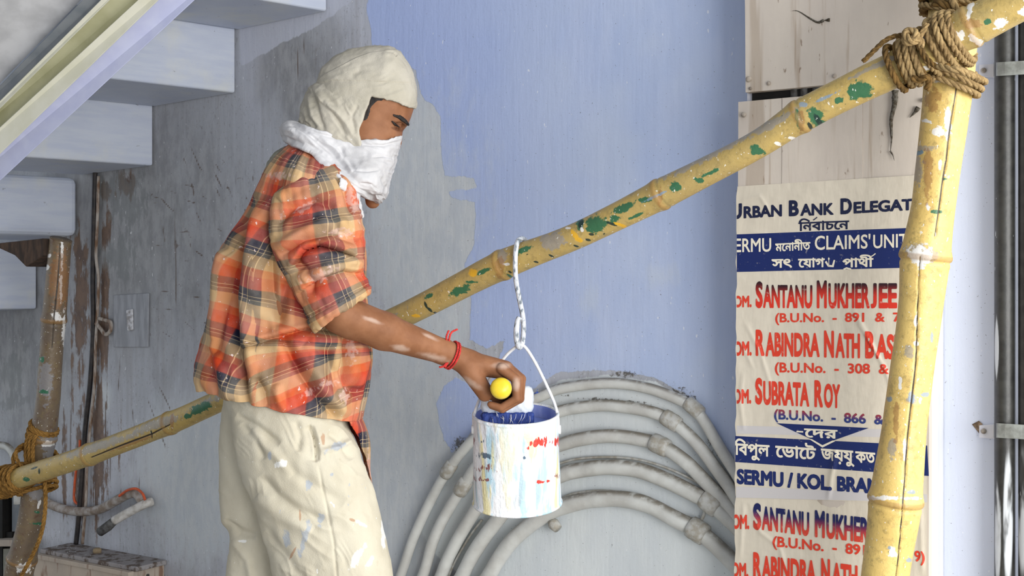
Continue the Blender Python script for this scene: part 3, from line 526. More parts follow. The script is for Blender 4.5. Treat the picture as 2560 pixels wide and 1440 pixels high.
# ------------------------------------------------------------------ bamboo
def bamboo_mat(name, base, base2, dirt, amount=.5):
    k = NT(name, .42, .45); n = k.noise((8, 8, 8), 4); g = k.noise((110, 110, 110), 4, seed=2); g2 = k.noise((45, 45, 45), 5, .7, seed=3); sp = k.noise((170, 170, 120), 2, seed=6)
    c = k.mix(k.step(n, .3, .7), base, base2); c = k.mix(k.step(g2, .5, .72, 0, amount), c, dirt)
    def spl(a, colr, c, amp=1.7, full=.95):
        nn = k.math('ADD', k.math('MULTIPLY', g2, .55), k.math('MULTIPLY', g, .45)); return k.mix(k.step(k.math('ADD', k.attr(a), k.math('MULTIPLY', k.math('SUBTRACT', nn, .5), amp)), .05, .3, 0, full), c, colr)
    c = k.mix(k.step(k.noise((60, 60, 60), 5, .75, seed=15), .50, .66, 0, .45), c, srgb(128, 112, 70)); c = spl('grey', srgb(138, 140, 146), c, 3.0, .6); c = spl('green', srgb(36, 100, 70), c, 3.2); c = spl('dark', srgb(24, 50, 46), c, .8); c = spl('yellow', srgb(226, 172, 34), c, 2.2, .85); c = spl('white', srgb(232, 230, 226), c, 4.2, .9); c = spl('brown', srgb(150, 104, 60), c, 3.2, .6); c = spl('bluegrey', srgb(128, 150, 170), c, 3.6, .8)
    c = k.mix(k.step(sp, .68, .71, 0, .8), c, srgb(232, 230, 222)); c = k.mix(k.step(k.noise((260, 260, 260), 1, seed=9), .76, .79, 0, .8), c, srgb(70, 84, 60))
    c = k.mix(k.step(k.attr('crack'), 1.4, 2.8, 1, 0), c, srgb(52, 38, 22)); c = k.mix(k.step(k.attr('node'), .2, .75, 0, .55), c, srgb(150, 112, 60))
    k.col(c); k.bump(k.math('ADD', g, k.math('MULTIPLY', g2, 2)), .22, .003); return k.m
M_bam = bamboo_mat('yellow_bamboo', srgb(188, 161, 94), srgb(172, 149, 94), srgb(150, 140, 96), .45)
M_bam_light = bamboo_mat('pale_yellow_bamboo', srgb(226, 196, 120), srgb(214, 182, 106), srgb(170, 138, 80), .5)
M_bam_old = bamboo_mat('dirt_caked_bamboo', srgb(118, 100, 76), srgb(100, 86, 72), srgb(88, 62, 44), .9)
BAM = .417
def bamboo(label, pts, off, nodes, mat, blots, cracks=(), seg=110, name='bamboo_pole', base=None):
    """pts: (x, y, radius px); nodes: list of x,y positions"""
    p3 = []; 
    for x, y, r in pts:
        q = W(x, y, off); p3.append((q.x, q.y, q.z, r * dep(x, off) / F))
    L = catmull(p3, 30); path = L[:, :3]; rad = L[:, 3]
    # resample evenly
    sl = np.r_[0, np.cumsum(np.linalg.norm(np.diff(path, axis=0), axis=1))]; m = int(sl[-1] / .0034); s = np.linspace(0, sl[-1], m)
    path = np.c_[[np.interp(s, sl, path[:, i]) for i in range(3)]].T; rad = np.interp(s, sl, rad); nd = np.zeros(m)
    X, Y = px_of(path)
    for nx, ny in nodes:
        i0 = int(np.argmin((X - nx) ** 2 + (Y - ny) ** 2)); d = s - s[i0]
        rad = rad * (1 + .10 * np.exp(-(d / .012) ** 2) + .05 * np.exp(-((d) / .05) ** 2) - .09 * np.exp(-((d - .007) / .003) ** 2)); nd = np.maximum(nd, np.exp(-(d / .006) ** 2))
    v, f = tube_arrays(path, rad, seg); x, y = px_of(v); A = {}
    for k_ in ('green', 'dark', 'yellow', 'white', 'grey', 'brown', 'bluegrey'): A[k_] = blob_attr(x, y, blots.get(k_, []))
    cr = np.full(len(v), 99.0)
    for l in cracks: d, _, t = line_d(x, y, l); cr = np.minimum(cr, d + 3 * np.abs(t - .5) ** 2)
    near = np.repeat(path, seg, 0)[:len(v)] if len(v) == len(path) * seg else path.repeat(seg, 0)
    cr = np.where((v[:, 1] - near[:, 1]) > .008, 99, cr); A['crack'] = np.clip(cr, 0, 12); A['node'] = np.repeat(nd, seg)
    v = v + (v - near) * (.02 * vnoise(v[:, 0] * 18, v[:, 1] * 18, v[:, 2] * 18))[:, None] - np.where(cr < 2.2, .0022, 0)[:, None] * (v - near) / rad.repeat(seg)[:, None]
    o = mesh_obj(name, v, f, mat, attrs=A); tag(o, label, 'bamboo pole', 'bamboo scaffold poles'); return o
DIAG = [(-420, 1345, 24), (-60, 1228, 25), (69, 1188, 26), (226, 1136, 26), (427, 1057, 27), (521, 1015, 27), (700, 932, 29), (1020, 783, 31), (1246, 667, 35), (1445, 588, 33), (1660, 482, 37), (1880, 369, 35), (2003, 290, 39), (2150, 215, 43), (2240, 172, 45), (2380, 92, 48), (2560, -2, 50), (2700, -75, 52), (3000, -230, 55), (3300, -385, 58)]
bamboo('long yellow bamboo pole slanting across the whole wall, can hanging from it', DIAG, BAM, [(226, 1136), (427, 1057), (760, 905), (1258, 662), (1652, 486), (2003, 290), (2430, 66)], M_bam, dict(
    green=[(2150, 228, 34, 26), (2040, 290, 20, 36, -30), (1996, 300, 9, 30, -15), (1893, 376, 22, 14, 25), (1748, 450, 20, 9, 10), (1690, 468, 20, 14), (1560, 520, 36, 12, -25), (1610, 500, 20, 10), (1490, 560, 34, 22, -25), (1535, 548, 14, 14), (1590, 540, 24, 5, -25), (1150, 726, 30, 14, -25), (1210, 678, 22, 6, -25), (1180, 705, 15, 5), (1072, 740, 14, 7, -30), (500, 1020, 30, 14, -20), (470, 1040, 12, 6), (1275, 690, 14, 4, 30), (1310, 625, 26, 8, -25), (65, 1198, 10, 7), (2470, 55, 12, 8), (1450, 560, 12, 20), (1780, 430, 30, 5, -25), (2098, 250, 12, 10)],
    dark=[(1064, 762, 4, 12, -20), (1075, 775, 4, 12, -45), (1088, 782, 6, 3, 20), (1452, 560, 7, 14, 20), (1478, 586, 9, 4, 10), (1440, 615, 10, 3, 20), (1470, 600, 10, 4, 15), (1340, 655, 8, 3, 15), (1378, 640, 10, 3, 30), (379, 1085, 3, 14, -8), (86, 1170, 12, 3, -20), (98, 1178, 3, 10), (1530, 560, 18, 4, 20), (1275, 680, 8, 3, 35), (2045, 300, 8, 22, -32), (2025, 315, 6, 14, -30), (2268, 142, 14, 6), (1318, 636, 3, 3), (1510, 585, 3, 3)],
    yellow=[(1436, 585, 7, 16, -35), (1448, 600, 12, 7, 20), (1182, 682, 12, 11), (1550, 562, 20, 5, 20), (1040, 790, 14, 5)],
    white=[(2440, 100, 22, 10, 40), (2400, 90, 16, 16), (2325, 165, 30, 8, -25), (2425, 20, 8, 36, 15), (2500, 58, 22, 14, -30), (2395, 120, 30, 5, 40), (1266, 660, 10, 5), (1420, 570, 7, 4), (1455, 575, 5, 7), (1980, 345, 8, 4), (1945, 360, 12, 5, 25), (2330, 50, 5, 5), (2560, 30, 20, 16)],
    grey=[(1800, 370, 170, 16, -28), (1930, 310, 90, 12, -30), (1480, 520, 160, 9, -25), (250, 1115, 120, 12, -18), (390, 1060, 70, 14, -20), (1380, 600, 40, 26), (1256, 640, 14, 22), (2200, 160, 90, 8, -26), (700, 920, 300, 12, -25), (2320, 90, 40, 12, -26)],
    brown=[(2430, 60, 26, 14), (1250, 668, 14, 30), (2003, 300, 8, 34), (330, 1108, 70, 5, -20), (1650, 490, 8, 30), (430, 1058, 5, 26)], bluegrey=[(2060, 245, 50, 5, -25), (2010, 262, 12, 8), (1640, 490, 40, 4, -25)]),
    cracks=[[(228, 1144), (300, 1115), (380, 1085), (424, 1062)], ])
bamboo('upright pale yellow bamboo pole in front of the posters, long split down its face', [(2440, -1500, 62), (2414, -760, 61), (2396, -420, 61), (2388, -60, 61), (2382, 60, 60), (2372, 200, 60), (2361, 300, 57), (2335, 500, 53), (2313, 645, 57), (2302, 760, 54), (2283, 900, 52), (2262, 1060, 54), (2239, 1250, 61), (2213, 1440, 58), (2170, 1760, 58), (2120, 2150, 60), (2070, 2521, 62)], BAM - .092, [(2313, 645), (2239, 1250), (2150, 1900)], M_bam_light, dict(
    white=[(2370, 300, 12, 40), (2320, 304, 20, 5, 15), (2345, 330, 22, 14), (2300, 640, 34, 30), (2350, 410, 5, 14), (2290, 800, 5, 24), (2250, 960, 5, 18), (2290, 860, 8, 6), (2205, 1245, 40, 7), (2280, 1246, 30, 5), (2230, 1380, 14, 16), (2300, 1000, 5, 9), (2320, 520, 6, 10), (2345, 200, 16, 8), (2262, 1120, 5, 30)],
    grey=[(2296, 632, 38, 26), (2330, 640, 20, 20), (2290, 420, 20, 50), (2272, 880, 14, 20), (2230, 1120, 12, 30), (2320, 370, 30, 10), (2280, 1000, 16, 10)], brown=[(2320, 430, 12, 90), (2330, 250, 24, 30), (2350, 180, 30, 24), (2240, 1060, 8, 60)],
    green=[(2360, 448, 12, 3), (2340, 530, 18, 5), (2298, 383, 14, 6, -15)], bluegrey=[(2298, 384, 16, 6, -15), (2225, 998, 10, 8), (2280, 990, 10, 16), (2312, 986, 14, 6), (2330, 840, 5, 16), (2272, 1400, 10, 6), (2222, 1370, 7, 6), (2280, 1230, 14, 5)], dark=[(2297, 640, 3, 3)]),
    cracks=[[(2402, 150), (2393, 210), (2383, 270), (2374, 330), (2366, 400), (2355, 460), (2345, 540), (2338, 590)], [(2300, 640), (2294, 760), (2290, 900), (2268, 1100), (2258, 1250), (2244, 1420), (2220, 1600)]])
bamboo('dirt-caked upright bamboo pole at the left with rope round it', [(153, 598, 27), (150, 620, 27), (138, 760, 28), (128, 880, 28), (120, 1000, 29), (106, 1100, 31), (88, 1210, 29), (72, 1320, 30), (45, 1440, 34), (10, 1600, 32), (-28, 1800, 33)], BAM - .075, [(137, 800), (106, 1095), (55, 1400)], M_bam_old, dict(
    white=[(160, 830, 5, 60), (155, 600, 4, 90), (152, 720, 4, 40), (120, 1110, 16, 8), (140, 790, 10, 16, -40), (123, 640, 7, 8), (118, 670, 6, 8), (98, 1260, 4, 16, 20), (60, 1420, 22, 16)],
    green=[(100, 1310, 26, 4, 5), (92, 1280, 10, 4), (110, 980, 14, 5), (105, 900, 8, 8)], grey=[(130, 1120, 30, 40), (115, 950, 20, 60), (90, 1230, 24, 30)], brown=[(150, 700, 30, 80)]), cracks=[[(150, 610), (145, 700), (135, 790), (130, 870)]], seg=70)

# ------------------------------------------------------------------ rope
def rope_mat(name, a, b):
    k = NT(name, .9, .1); n = k.noise((160, 160, 160), 4); g = k.noise((30, 30, 30), 3, seed=3); c = k.mix(k.step(g, .35, .65), a, b); c = k.mix(k.step(n, .45, .75, 0, .5), c, tuple(min(1, q * 1.7) for q in a[:3]) + (1,)); k.col(c).bump(n, .6, .003); return k.m
M_rope = rope_mat('twisted_jute_rope', srgb(158, 134, 94), srgb(120, 98, 66)); M_rope_d = rope_mat('dark_jute_rope', srgb(120, 92, 52), srgb(84, 66, 40)); M_rope_o = rope_mat('old_ochre_rope', srgb(150, 112, 58), srgb(112, 82, 42))
def rope_arrays(pts, r, twist=None, n=10):
    p = catmull(pts, n); sl = np.r_[0, np.cumsum(np.linalg.norm(np.diff(p, axis=0), axis=1))]; m = max(6, int(sl[-1] / (r * .55))); s = np.linspace(0, sl[-1], m); p = np.c_[[np.interp(s, sl, p[:, i]) for i in range(3)]].T
    _, T, N, B = frames(p); out = []; tw = twist or 2 * PI / (r * 7.5)
    for k in range(3):
        a = s * tw + k * 2 * PI / 3; q = p + .5 * r * (np.cos(a)[:, None] * N + np.sin(a)[:, None] * B); out.append(tube_arrays(q, r * .58, 6))
    return join_arrays(out)
def rope(name, pts, r, mat, parent):
    v, f = rope_arrays(pts, r); o = mesh_obj(name, v, f, mat); keep(o, parent); return o
def coil(c, ax, ra, rb, turns, pitch, jit, bdir, start=0):
    """winding round an axis: ra along side direction, rb along bdir (towards wall)"""
    ax = np.array(Vector(ax).normalized()); b = np.array(bdir); sd = np.cross(ax, b); sd /= np.linalg.norm(sd); c = np.array(c); out = []
    for i in range(int(turns * 20) + 1):
        t = i / 20 * 2 * PI + start; q = i / 20
        j = 1 + jit * float(vnoise(q * 1.3, jit * 7, turns)); out.append(c + ax * (pitch * (q - turns / 2) + jit * .06 * float(vnoise(q * 1.7, 3, 1))) + sd * ra * math.cos(t) * j + b * rb * math.sin(t) * j)
    return out
DA = (W(2560, -2, BAM) - W(2003, 290, BAM)).normalized(); VA = (W(2382, 60, BAM) - W(2335, 500, BAM)).normalized(); BK = -NN
kn = empty('rope_lashing', W(2375, 130, BAM), 'coarse jute lashing with knot and loose end where the slanting pole crosses the pale upright', 'rope', 'rope lashings on the scaffold')
R1 = .0054
def offp(x, y, o): return W(x, y, o)
# main band round both poles at the crossing
rope('winding', coil(W(2366, 112, BAM - .035), DA, .040, .074, 5, .0125, .06, BK, .5), R1, M_rope, kn)
rope('winding', coil(W(2378, 104, BAM - .035), DA, .044, .078, 3, .012, .08, BK, 2), R1, M_rope, kn)
# band round the slanting pole with the knot
rope('winding', coil(W(2268, 158, BAM), DA, .0375, .0375, 4, .012, .05, BK, 1), R1, M_rope_d, kn)
rope('winding', coil(W(2290, 148, BAM), (DA + VA * -.15), .040, .040, 3, .010, .06, BK, 3), R1, M_rope, kn)
# band round the upright, slanting
rope('winding', coil(W(2384, 188, BAM - .085), (VA * 1 + UR * .36), .050, .050, 3, .0115, .04, BK, 2), R1, M_rope, kn)
f0 = BAM + .052
rope('strand', [offp(2345, 165, f0), offp(2372, 172, f0 + .01), offp(2400, 176, f0 + .008), offp(2430, 190, f0 - .02), offp(2447, 200, f0 - .06)], R1, M_rope, kn)
rope('strand', [offp(2292, 105, f0), offp(2305, 130, f0 - .003), offp(2322, 152, f0 - .003), offp(2345, 168, f0), offp(2372, 164, f0 + .008)], R1 * .8, M_rope_d, kn)
rope('strand', [offp(2270, 85, f0 + .004), offp(2262, 100, f0 + .012), offp(2272, 108, f0 + .014), offp(2288, 98, f0 + .014), offp(2290, 82, f0 + .01), offp(2274, 76, f0 + .006), offp(2262, 86, f0 + .012), offp(2280, 104, f0 + .018), offp(2300, 100, f0 + .006), offp(2304, 118, f0)], R1 * 1.05, M_rope, kn)
rope('strand', [offp(2296, 110, f0), offp(2300, 92, f0 + .004), offp(2308, 78, f0 + .004), offp(2318, 58, f0 + .004)], R1 * .8, M_rope, kn)
rope('strand', [offp(2268, 88, f0), offp(2240, 90, f0 - .004), offp(2212, 102, f0), offp(2190, 122, f0 + .002), offp(2172, 140, f0 + .002), offp(2158, 154, f0)], R1 * .75, M_rope_d, kn)
rope('strand', [offp(2280, 195, f0 - .01), offp(2298, 200, f0 - .01), offp(2318, 192, f0 - .005), offp(2322, 206, f0 - .02), offp(2318, 222, f0 - .03)], R1, M_rope_d, kn)
kn2 = empty('rope_lashing', W(2385, 10, BAM - .09), 'bundle of rope wound round the top of the pale upright above the crossing', 'rope', 'rope lashings on the scaffold')
for k_, (cx, cy, tl) in enumerate([(2386, 22, .2), (2388, 8, -.1), (2388, -8, .15)]): rope('winding', coil(W(cx, cy, BAM - .092), (VA + UR * tl), .052, .052, 2.5, .012, .07, BK, k_), R1, M_rope if k_ != 1 else M_rope_d, kn2)
fr = BAM - .092 + .05
rope('strand', [offp(2335, 12, fr), offp(2350, 8, fr + .006), offp(2368, 16, fr + .006), offp(2380, 24, fr + .004)], R1 * 1.2, M_rope_d, kn2)
rope('strand', [offp(2385, -20, fr + .01), offp(2382, 6, fr + .012), offp(2392, 22, fr + .01), offp(2398, 36, fr + .012)], R1 * 1.1, M_rope, kn2)
# left crossing
L1 = .0055; DL = (W(226, 1136, BAM) - W(-60, 1228, BAM)).normalized(); VL = (W(120, 1000, BAM) - W(72, 1320, BAM)).normalized()
kl = empty('rope_lashing', W(60, 1190, BAM), 'ochre rope lashing of the slanting pole to the dirty upright, one end hanging down', 'rope', 'rope lashings on the scaffold')
for k_, (cx, cy, tn, ra) in enumerate([(30, 1203, 7, .032), (14, 1206, 5, .036), (48, 1194, 4, .035), (-20, 1216, 6, .033)]): rope('winding', coil(W(cx, cy, BAM - .01), DL + VL * (.25 * (k_ % 2)), ra, ra + .012, tn, .0095, .10, BK, k_), L1, M_rope_o, kl)
rope('winding', coil(W(90, 1150, BAM - .06), VL + UR * .7, .05, .06, 2.5, .012, .08, BK), L1, M_rope_o, kl)
rope('winding', coil(W(92, 1215, BAM - .06), VL - UR * .6, .05, .05, 3, .010, .08, BK), L1, M_rope_o, kl)
fl = BAM - .075 + .036
rope('strand', [offp(112, 1205, fl), offp(114, 1250, fl + .004), offp(110, 1300, fl + .006), offp(98, 1350, fl + .008), offp(75, 1400, fl + .01), offp(50, 1445, fl + .01)], L1, M_rope_o, kl)
kl2 = empty('rope_lashing', W(105, 1085, BAM - .075), 'loops of ochre rope high on the dirty upright, cords dropping to the crossing', 'rope', 'rope lashings on the scaffold')
rope('winding', coil(W(106, 1082, BAM - .075), VL + UR * .25, .037, .037, 5, .0085, .05, BK), L1, M_rope_o, kl2)
for dx in (0, 9, 18): rope('strand', [offp(80 + dx * .6, 1082 + dx * .3, fl), offp(66 + dx, 1105, fl + .006), offp(64 + dx, 1140, fl + .006), offp(70 + dx * .8, 1165, fl + .006)], L1, M_rope_o, kl2)

# ------------------------------------------------------------------ small things at the left
M_cable = simple('black_cable_sheath', srgb(40, 38, 40), srgb(60, 54, 52), (40, 40, 40), .5, .2); M_dwire = simple('paint_spattered_wire', srgb(168, 160, 152), srgb(110, 84, 64), (70, 70, 20), .6, .3); M_orange = simple('orange_insulation', srgb(206, 92, 52), srgb(176, 84, 56), (60, 60, 60), .5)
def wire(lab, pts, r, mat, name='cable', off=.012, cat='cable', group=None):
    return tag(tube(name, catmull([W(p[0], p[1], p[2] if len(p) > 2 else off) for p in pts], 10), r * dep(pts[0][0]) / F, mat, seg=10), lab, cat, group)
wire('thick black cable running down the wall behind the dirty bamboo', [(238, 425), (235, 560), (232, 700), (233, 830), (225, 960), (214, 1060), (205, 1180), (196, 1300), (190, 1360)], 6, M_cable)
wire('pale paint-spattered wire beside the black cable', [(246, 440), (243, 560), (240, 640), (246, 700), (243, 790), (239, 860), (236, 960), (228, 1040), (218, 1150), (214, 1260), (206, 1360)], 4, M_dwire)
wire('thin orange wire dropping to the pale curved conduit', [(200, 1100), (199, 1120), (192, 1160), (186, 1220), (186, 1250), (196, 1262)], 3.2, M_orange)
wire('thin brown wire curling back on itself next to the black cable', [(240, 808), (252, 822), (264, 836), (276, 826), (276, 806), (262, 800), (248, 796)], 5, M_dwire)
wire('curved whitish conduit sagging above the metal box, orange wire over its end', [(90, 1240, .03), (120, 1258), (160, 1273), (205, 1279), (250, 1273), (290, 1252), (320, 1236), (340, 1234), (352, 1248), (360, 1262, .004)], 11, simple('chalky_white_conduit', srgb(170, 164, 160), srgb(130, 116, 104), (40, 40, 40), .7, .4), 'curved_conduit', .026, 'pipe')
wire('thin orange wire over the curved whitish conduit', [(298, 1240), (318, 1226), (340, 1222), (356, 1234), (363, 1250)], 3.2, M_orange, off=.045)
e = empty('cut_pipe_end', W(320, 1290, .03), 'short white pipe sloping from the wall to an open dark end', 'pipe')
keep(tube('pipe', catmull([W(380, 1254, .01), W(362, 1260, .03), (W(320, 1282, .045)), W(285, 1302, .06)], 8), 11 * dep(320) / F, simple('chipped_white_pipe', srgb(205, 202, 198), srgb(170, 165, 158), (50, 50, 50), .6, .3)), e)
keep(tube('socket', [W(288, 1300, .058), W(270, 1316, .066), W(250, 1330, .072)], [.012, .0145, .0135], M_grim, seg=14), e)
kx = NT('rusting_cream_box_paint', .6, .3); x1 = kx.noise((30, 30, 8), 5); x2 = kx.noise((9, 9, 9), 4, seed=3); x3 = kx.noise((60, 60, 5), 4, seed=5)
c = kx.mix(kx.step(x2, .3, .7), srgb(186, 172, 156), srgb(170, 158, 146)); c = kx.mix(kx.step(x1, .58, .7, 0, .8), c, srgb(120, 84, 62)); c = kx.mix(kx.step(x3, .62, .72, 0, .7), c, srgb(128, 100, 84)); kx.col(c).bump(x1, .3, .003); M_box = kx.m
k2 = NT('dusty_box_top', .85, .2); y1_ = k2.noise((34, 34, 34), 5, .7); k2.col(k2.mix(k2.step(y1_, .45, .6), srgb(150, 146, 146), srgb(96, 84, 76))).bump(y1_, .5, .006); M_boxtop = k2.m
bx = empty('metal_box', W(250, 1440, .06), 'rusting cream metal junction box with a dusty lid, at the bottom left', 'box')
A = W(82, 1385, .128); B = W(322, 1421, .128); A.z = B.z = A.z; zt = A.z
v, f = box_arrays(SZ(s_of(A), zt - .42, 0), UR * (B - A).length, NN * .125, ZZ * .42); keep(bevel(mesh_obj('body', v, f, M_box, smooth=False), .002), bx)
v, f = box_arrays(SZ(s_of(A) + .012, zt, 0), UR * ((B - A).length - .0), NN * .112, ZZ * .014); keep(bevel(mesh_obj('lid', v, f, M_boxtop, smooth=False), .003), bx)
v, f = box_arrays(SZ(s_of(A) - .004, zt - .012, .112), UR * ((B - A).length + .008), NN * .02, ZZ * .014); keep(bevel(mesh_obj('door_rim', v, f, M_box, smooth=False), .002), bx)
cc = SZ(s_of(W(236, 1360, .06)), zt + .012, .05); keep(tube('knob', [cc, cc + ZZ * .012, cc + ZZ * .016], [.0125, .0125, .008], simple('yellowed_plastic', srgb(150, 132, 104), srgb(120, 104, 84)), seg=14), bx)
for px_, py_ in ((86, 1392), (370, 1438)): cc = W(px_, py_, .13 if px_ < 300 else .06); keep(tube('screw', [cc - NN * .002, cc + NN * .004, cc + NN * .006], [.004, .004, .002], M_grim), bx)
for i in range(16):
    u, t = random.random(), random.random(); cc = SZ(s_of(A) + .02 + u * .22, zt + .0135, .012 + t * .09); sz = random.uniform(.002, .006)
    keep(mesh_obj('paint_flake', [cc + UR * sz + ZZ * .001, cc + NN * sz * .6 + ZZ * .003, cc - UR * sz, cc - NN * sz + ZZ * .002], [(0, 1, 2, 3)], M_white, smooth=False), bx)
# blank switch plate painted over
sp = empty('switch_plate', W(326, 800, .004), 'blank square switch plate painted over in the wall grey, rough white slot in its middle', 'switch plate')
M_wallgrey = simple('old_grey_wall_paint', srgb(142, 144, 149), srgb(160, 162, 168), (60, 60, 12), .6, .4)
keep(bevel(plate_px('plate', [(283, 738), (371, 733), (369, 868), (283, 868)], .006, .0055, M_wallgrey), .002), sp)
keep(bevel(plate_px('slot', [(314, 775), (330, 772), (331, 826), (317, 828)], .012, .006, simple('crusted_white_paint', srgb(206, 206, 210), srgb(150, 146, 146), (90, 90, 90), .7, .8)), .003), sp)
# grey cabinet and bent pipe at the lower left corner
wire('bent grey pipe entering at the left edge above the lashing', [(-40, 1112), (0, 1113), (22, 1120), (36, 1142), (42, 1172), (44, 1260)], 9, M_cond, 'bent_pipe', .05, 'pipe')
cb = empty('wall_cabinet', W(10, 1400, .05), 'dark-framed grey metal cabinet behind the dirty bamboo at the left edge', 'cabinet')
keep(plate_px('side_channel', [(-40, 1225), (6, 1225), (6, 1500), (-40, 1500)], .05, .05, M_dark), cb); keep(plate_px('panel', [(8, 1372), (38, 1372), (38, 1520), (8, 1520)], .06, .06, simple('mottled_grey_metal', srgb(122, 120, 108), srgb(140, 138, 128))), cb); keep(plate_px('ledge', [(-60, 1350), (46, 1350), (46, 1366), (-60, 1366)], .08, .08, M_box), cb); keep(plate_px('slot', [(4, 1330), (30, 1330), (30, 1350), (4, 1350)], .04, .035, M_dark), cb); keep(plate_px('rail', [(30, 1240), (48, 1240), (48, 1350), (30, 1350)], .03, .03, M_gray), cb)
# broken wooden wedge packed under the stair on top of the dirty upright
kw = simple('rotten_dark_wood', srgb(84, 66, 54), srgb(56, 46, 40), (60, 60, 20), .9, .6)
wv = [W(38, 612, .30), W(170, 598, .30), W(172, 640, .30), (W(128, 668, .30)), W(100, 640, .30)]; v = wv + [p + NN * .08 for p in wv]; n = 5
tag(bevel(mesh_obj('wooden_wedge', v, [(0, 1, 2, 3, 4), (9, 8, 7, 6, 5)] + [(i, 5 + i, 5 + (i + 1) % n, (i + 1) % n) for i in range(n)], kw, smooth=False), .003), 'dark rotten wooden wedge jammed between the stair and the dirty upright pole', 'wedge')

# ------------------------------------------------------------------ hook, can
kh = NT('paint_coated_wire', .5, .5); h1 = kh.noise((160, 160, 70), 4); kh.col(kh.mix(kh.step(h1, .46, .66), srgb(206, 210, 216), srgb(110, 120, 128))).bump(h1, .6, .002); M_hook = kh.m
M_wirew = simple('white_coated_wire', srgb(236, 236, 236), srgb(220, 222, 224), (80, 80, 80), .45, .2)
tag(tube('wire_hook', catmull([P(*q) for q in [(1332, 655, 2.492), (1326, 622, 2.482), (1311, 599, 2.45), (1297, 600, 2.412), (1290, 622, 2.402), (1288, 660, 2.398), (1290, 700, 2.405), (1299, 750, 2.42), (1307, 790, 2.43), (1309, 825, 2.435), (1306, 855, 2.435), (1299, 868, 2.43), (1293, 856, 2.42), (1291, 830, 2.415), (1294, 805, 2.415), (1299, 794, 2.417)]], 10), np.r_[np.full(100, .0050), np.full(51, .0056)][:151], M_hook, seg=12), 'bent wire hook coated in paint, hung over the slanting bamboo and carrying the can', 'hook')
kc2 = NT('drip_covered_can', .45, .45); d1 = kc2.noise((42, 42, 5), 4, seed=1); d2 = kc2.noise((42, 42, 6), 4, seed=2); d3 = kc2.noise((60, 60, 9), 4, seed=3); d4 = kc2.noise((160, 160, 60), 4, seed=4); d5 = kc2.noise((12, 12, 5), 3, seed=5); d6 = kc2.noise((130, 130, 130), 3, seed=8)
c = kc2.mix(kc2.step(d5, .3, .7), srgb(244, 245, 248), srgb(232, 236, 244)); ga = kc2.attr('drip')
c = kc2.mix(kc2.math('MULTIPLY', ga, kc2.step(d1, .50, .58, 0, .85)), c, srgb(170, 216, 236)); c = kc2.mix(kc2.math('MULTIPLY', ga, kc2.step(d2, .53, .60, 0, .8)), c, srgb(238, 226, 160)); c = kc2.mix(kc2.math('MULTIPLY', ga, kc2.step(d3, .55, .62, 0, .6)), c, srgb(168, 176, 178))
c = kc2.mix(kc2.step(kc2.math('ADD', kc2.attr('red'), kc2.math('MULTIPLY', kc2.math('SUBTRACT', d4, .5), 3.4)), .12, .25), c, srgb(206, 62, 50)); c = kc2.mix(kc2.step(kc2.math('ADD', kc2.attr('maroon'), kc2.math('MULTIPLY', kc2.math('SUBTRACT', d4, .5), 4.4)), .5, .65, 0, .9), c, srgb(140, 70, 64)); c = kc2.mix(kc2.step(kc2.math('ADD', kc2.attr('blueprint'), kc2.math('MULTIPLY', kc2.math('SUBTRACT', d4, .5), 4.4)), .55, .7, 0, .9), c, srgb(56, 84, 110))
kc2.col(c).bump(kc2.math('ADD', d1, kc2.math('ADD', d2, kc2.math('MULTIPLY', d6, .4))), .7, .005); M_can = kc2.m
M_paintblue = simple('wet_blue_paint', srgb(112, 134, 208), srgb(132, 152, 218), (16, 16, 16), .25, .1, .5); M_canin = simple('blue_smeared_can_lining', srgb(134, 150, 214), srgb(176, 188, 232), (30, 30, 12), .4, .2)
CT = P(1289, 1034, 2.44); tilt = Matrix.Rotation(math.radians(9), 3, 'X')
def lathe(prof, seg=96):
    V = []; Fc = []
    for r, z in prof:
        for k in range(seg): a = 2 * PI * k / seg; V.append((r * math.cos(a), r * math.sin(a), z))
    for i in range(len(prof) - 1):
        for k in range(seg): Fc.append((i * seg + k, i * seg + (k + 1) % seg, (i + 1) * seg + (k + 1) % seg, (i + 1) * seg + k))
    return V, Fc
def canput(V): M = tilt @ Matrix.Rotation(math.radians(-1.0), 3, 'Y'); return [CT + M @ Vector(p) for p in V]
can = empty('paint_can', CT, 'white paint can covered in coloured drips hanging from the wire hook, blue paint inside', 'can')
RC = .0832; HC = .183
pz = [0] + list(np.linspace(-.006, -HC + .004, 60)) + [-HC]
prof = [(RC - .003, -.002), (RC - .001, .0015), (RC + .0025, .001), (RC + .003, -.003), (RC + .0005, -.006)] + [(RC + .0045 * (-z / HC) ** 1, z) for z in np.linspace(-.008, -HC + .006, 60)] + [(RC + .0068, -HC + .003), (RC + .0062, -HC), (RC + .002, -HC), (RC, -HC + .004), (.001, -HC + .004)]
V, Fc = lathe(prof, 160); V = np.array([p[:] for p in canput(V)]); ph = np.arctan2(V[:, 1] - CT.y, V[:, 0] - CT.x)
V2 = V.copy(); x, y = px_of(V); fr_ = V[:, 1] < CT.y + .01
rad_n = V - np.array(CT); rad_n[:, 2] = 0; rad_n /= np.linalg.norm(rad_n, axis=1)[:, None] + 1e-9
V += rad_n * (.0009 * vnoise(x / 9, y / 60, 5))[:, None] * (np.hypot(V[:, 0] - CT.x, V[:, 1] - CT.y) > .08)[:, None]
z_ = lambda a: np.where(fr_, a, -1)
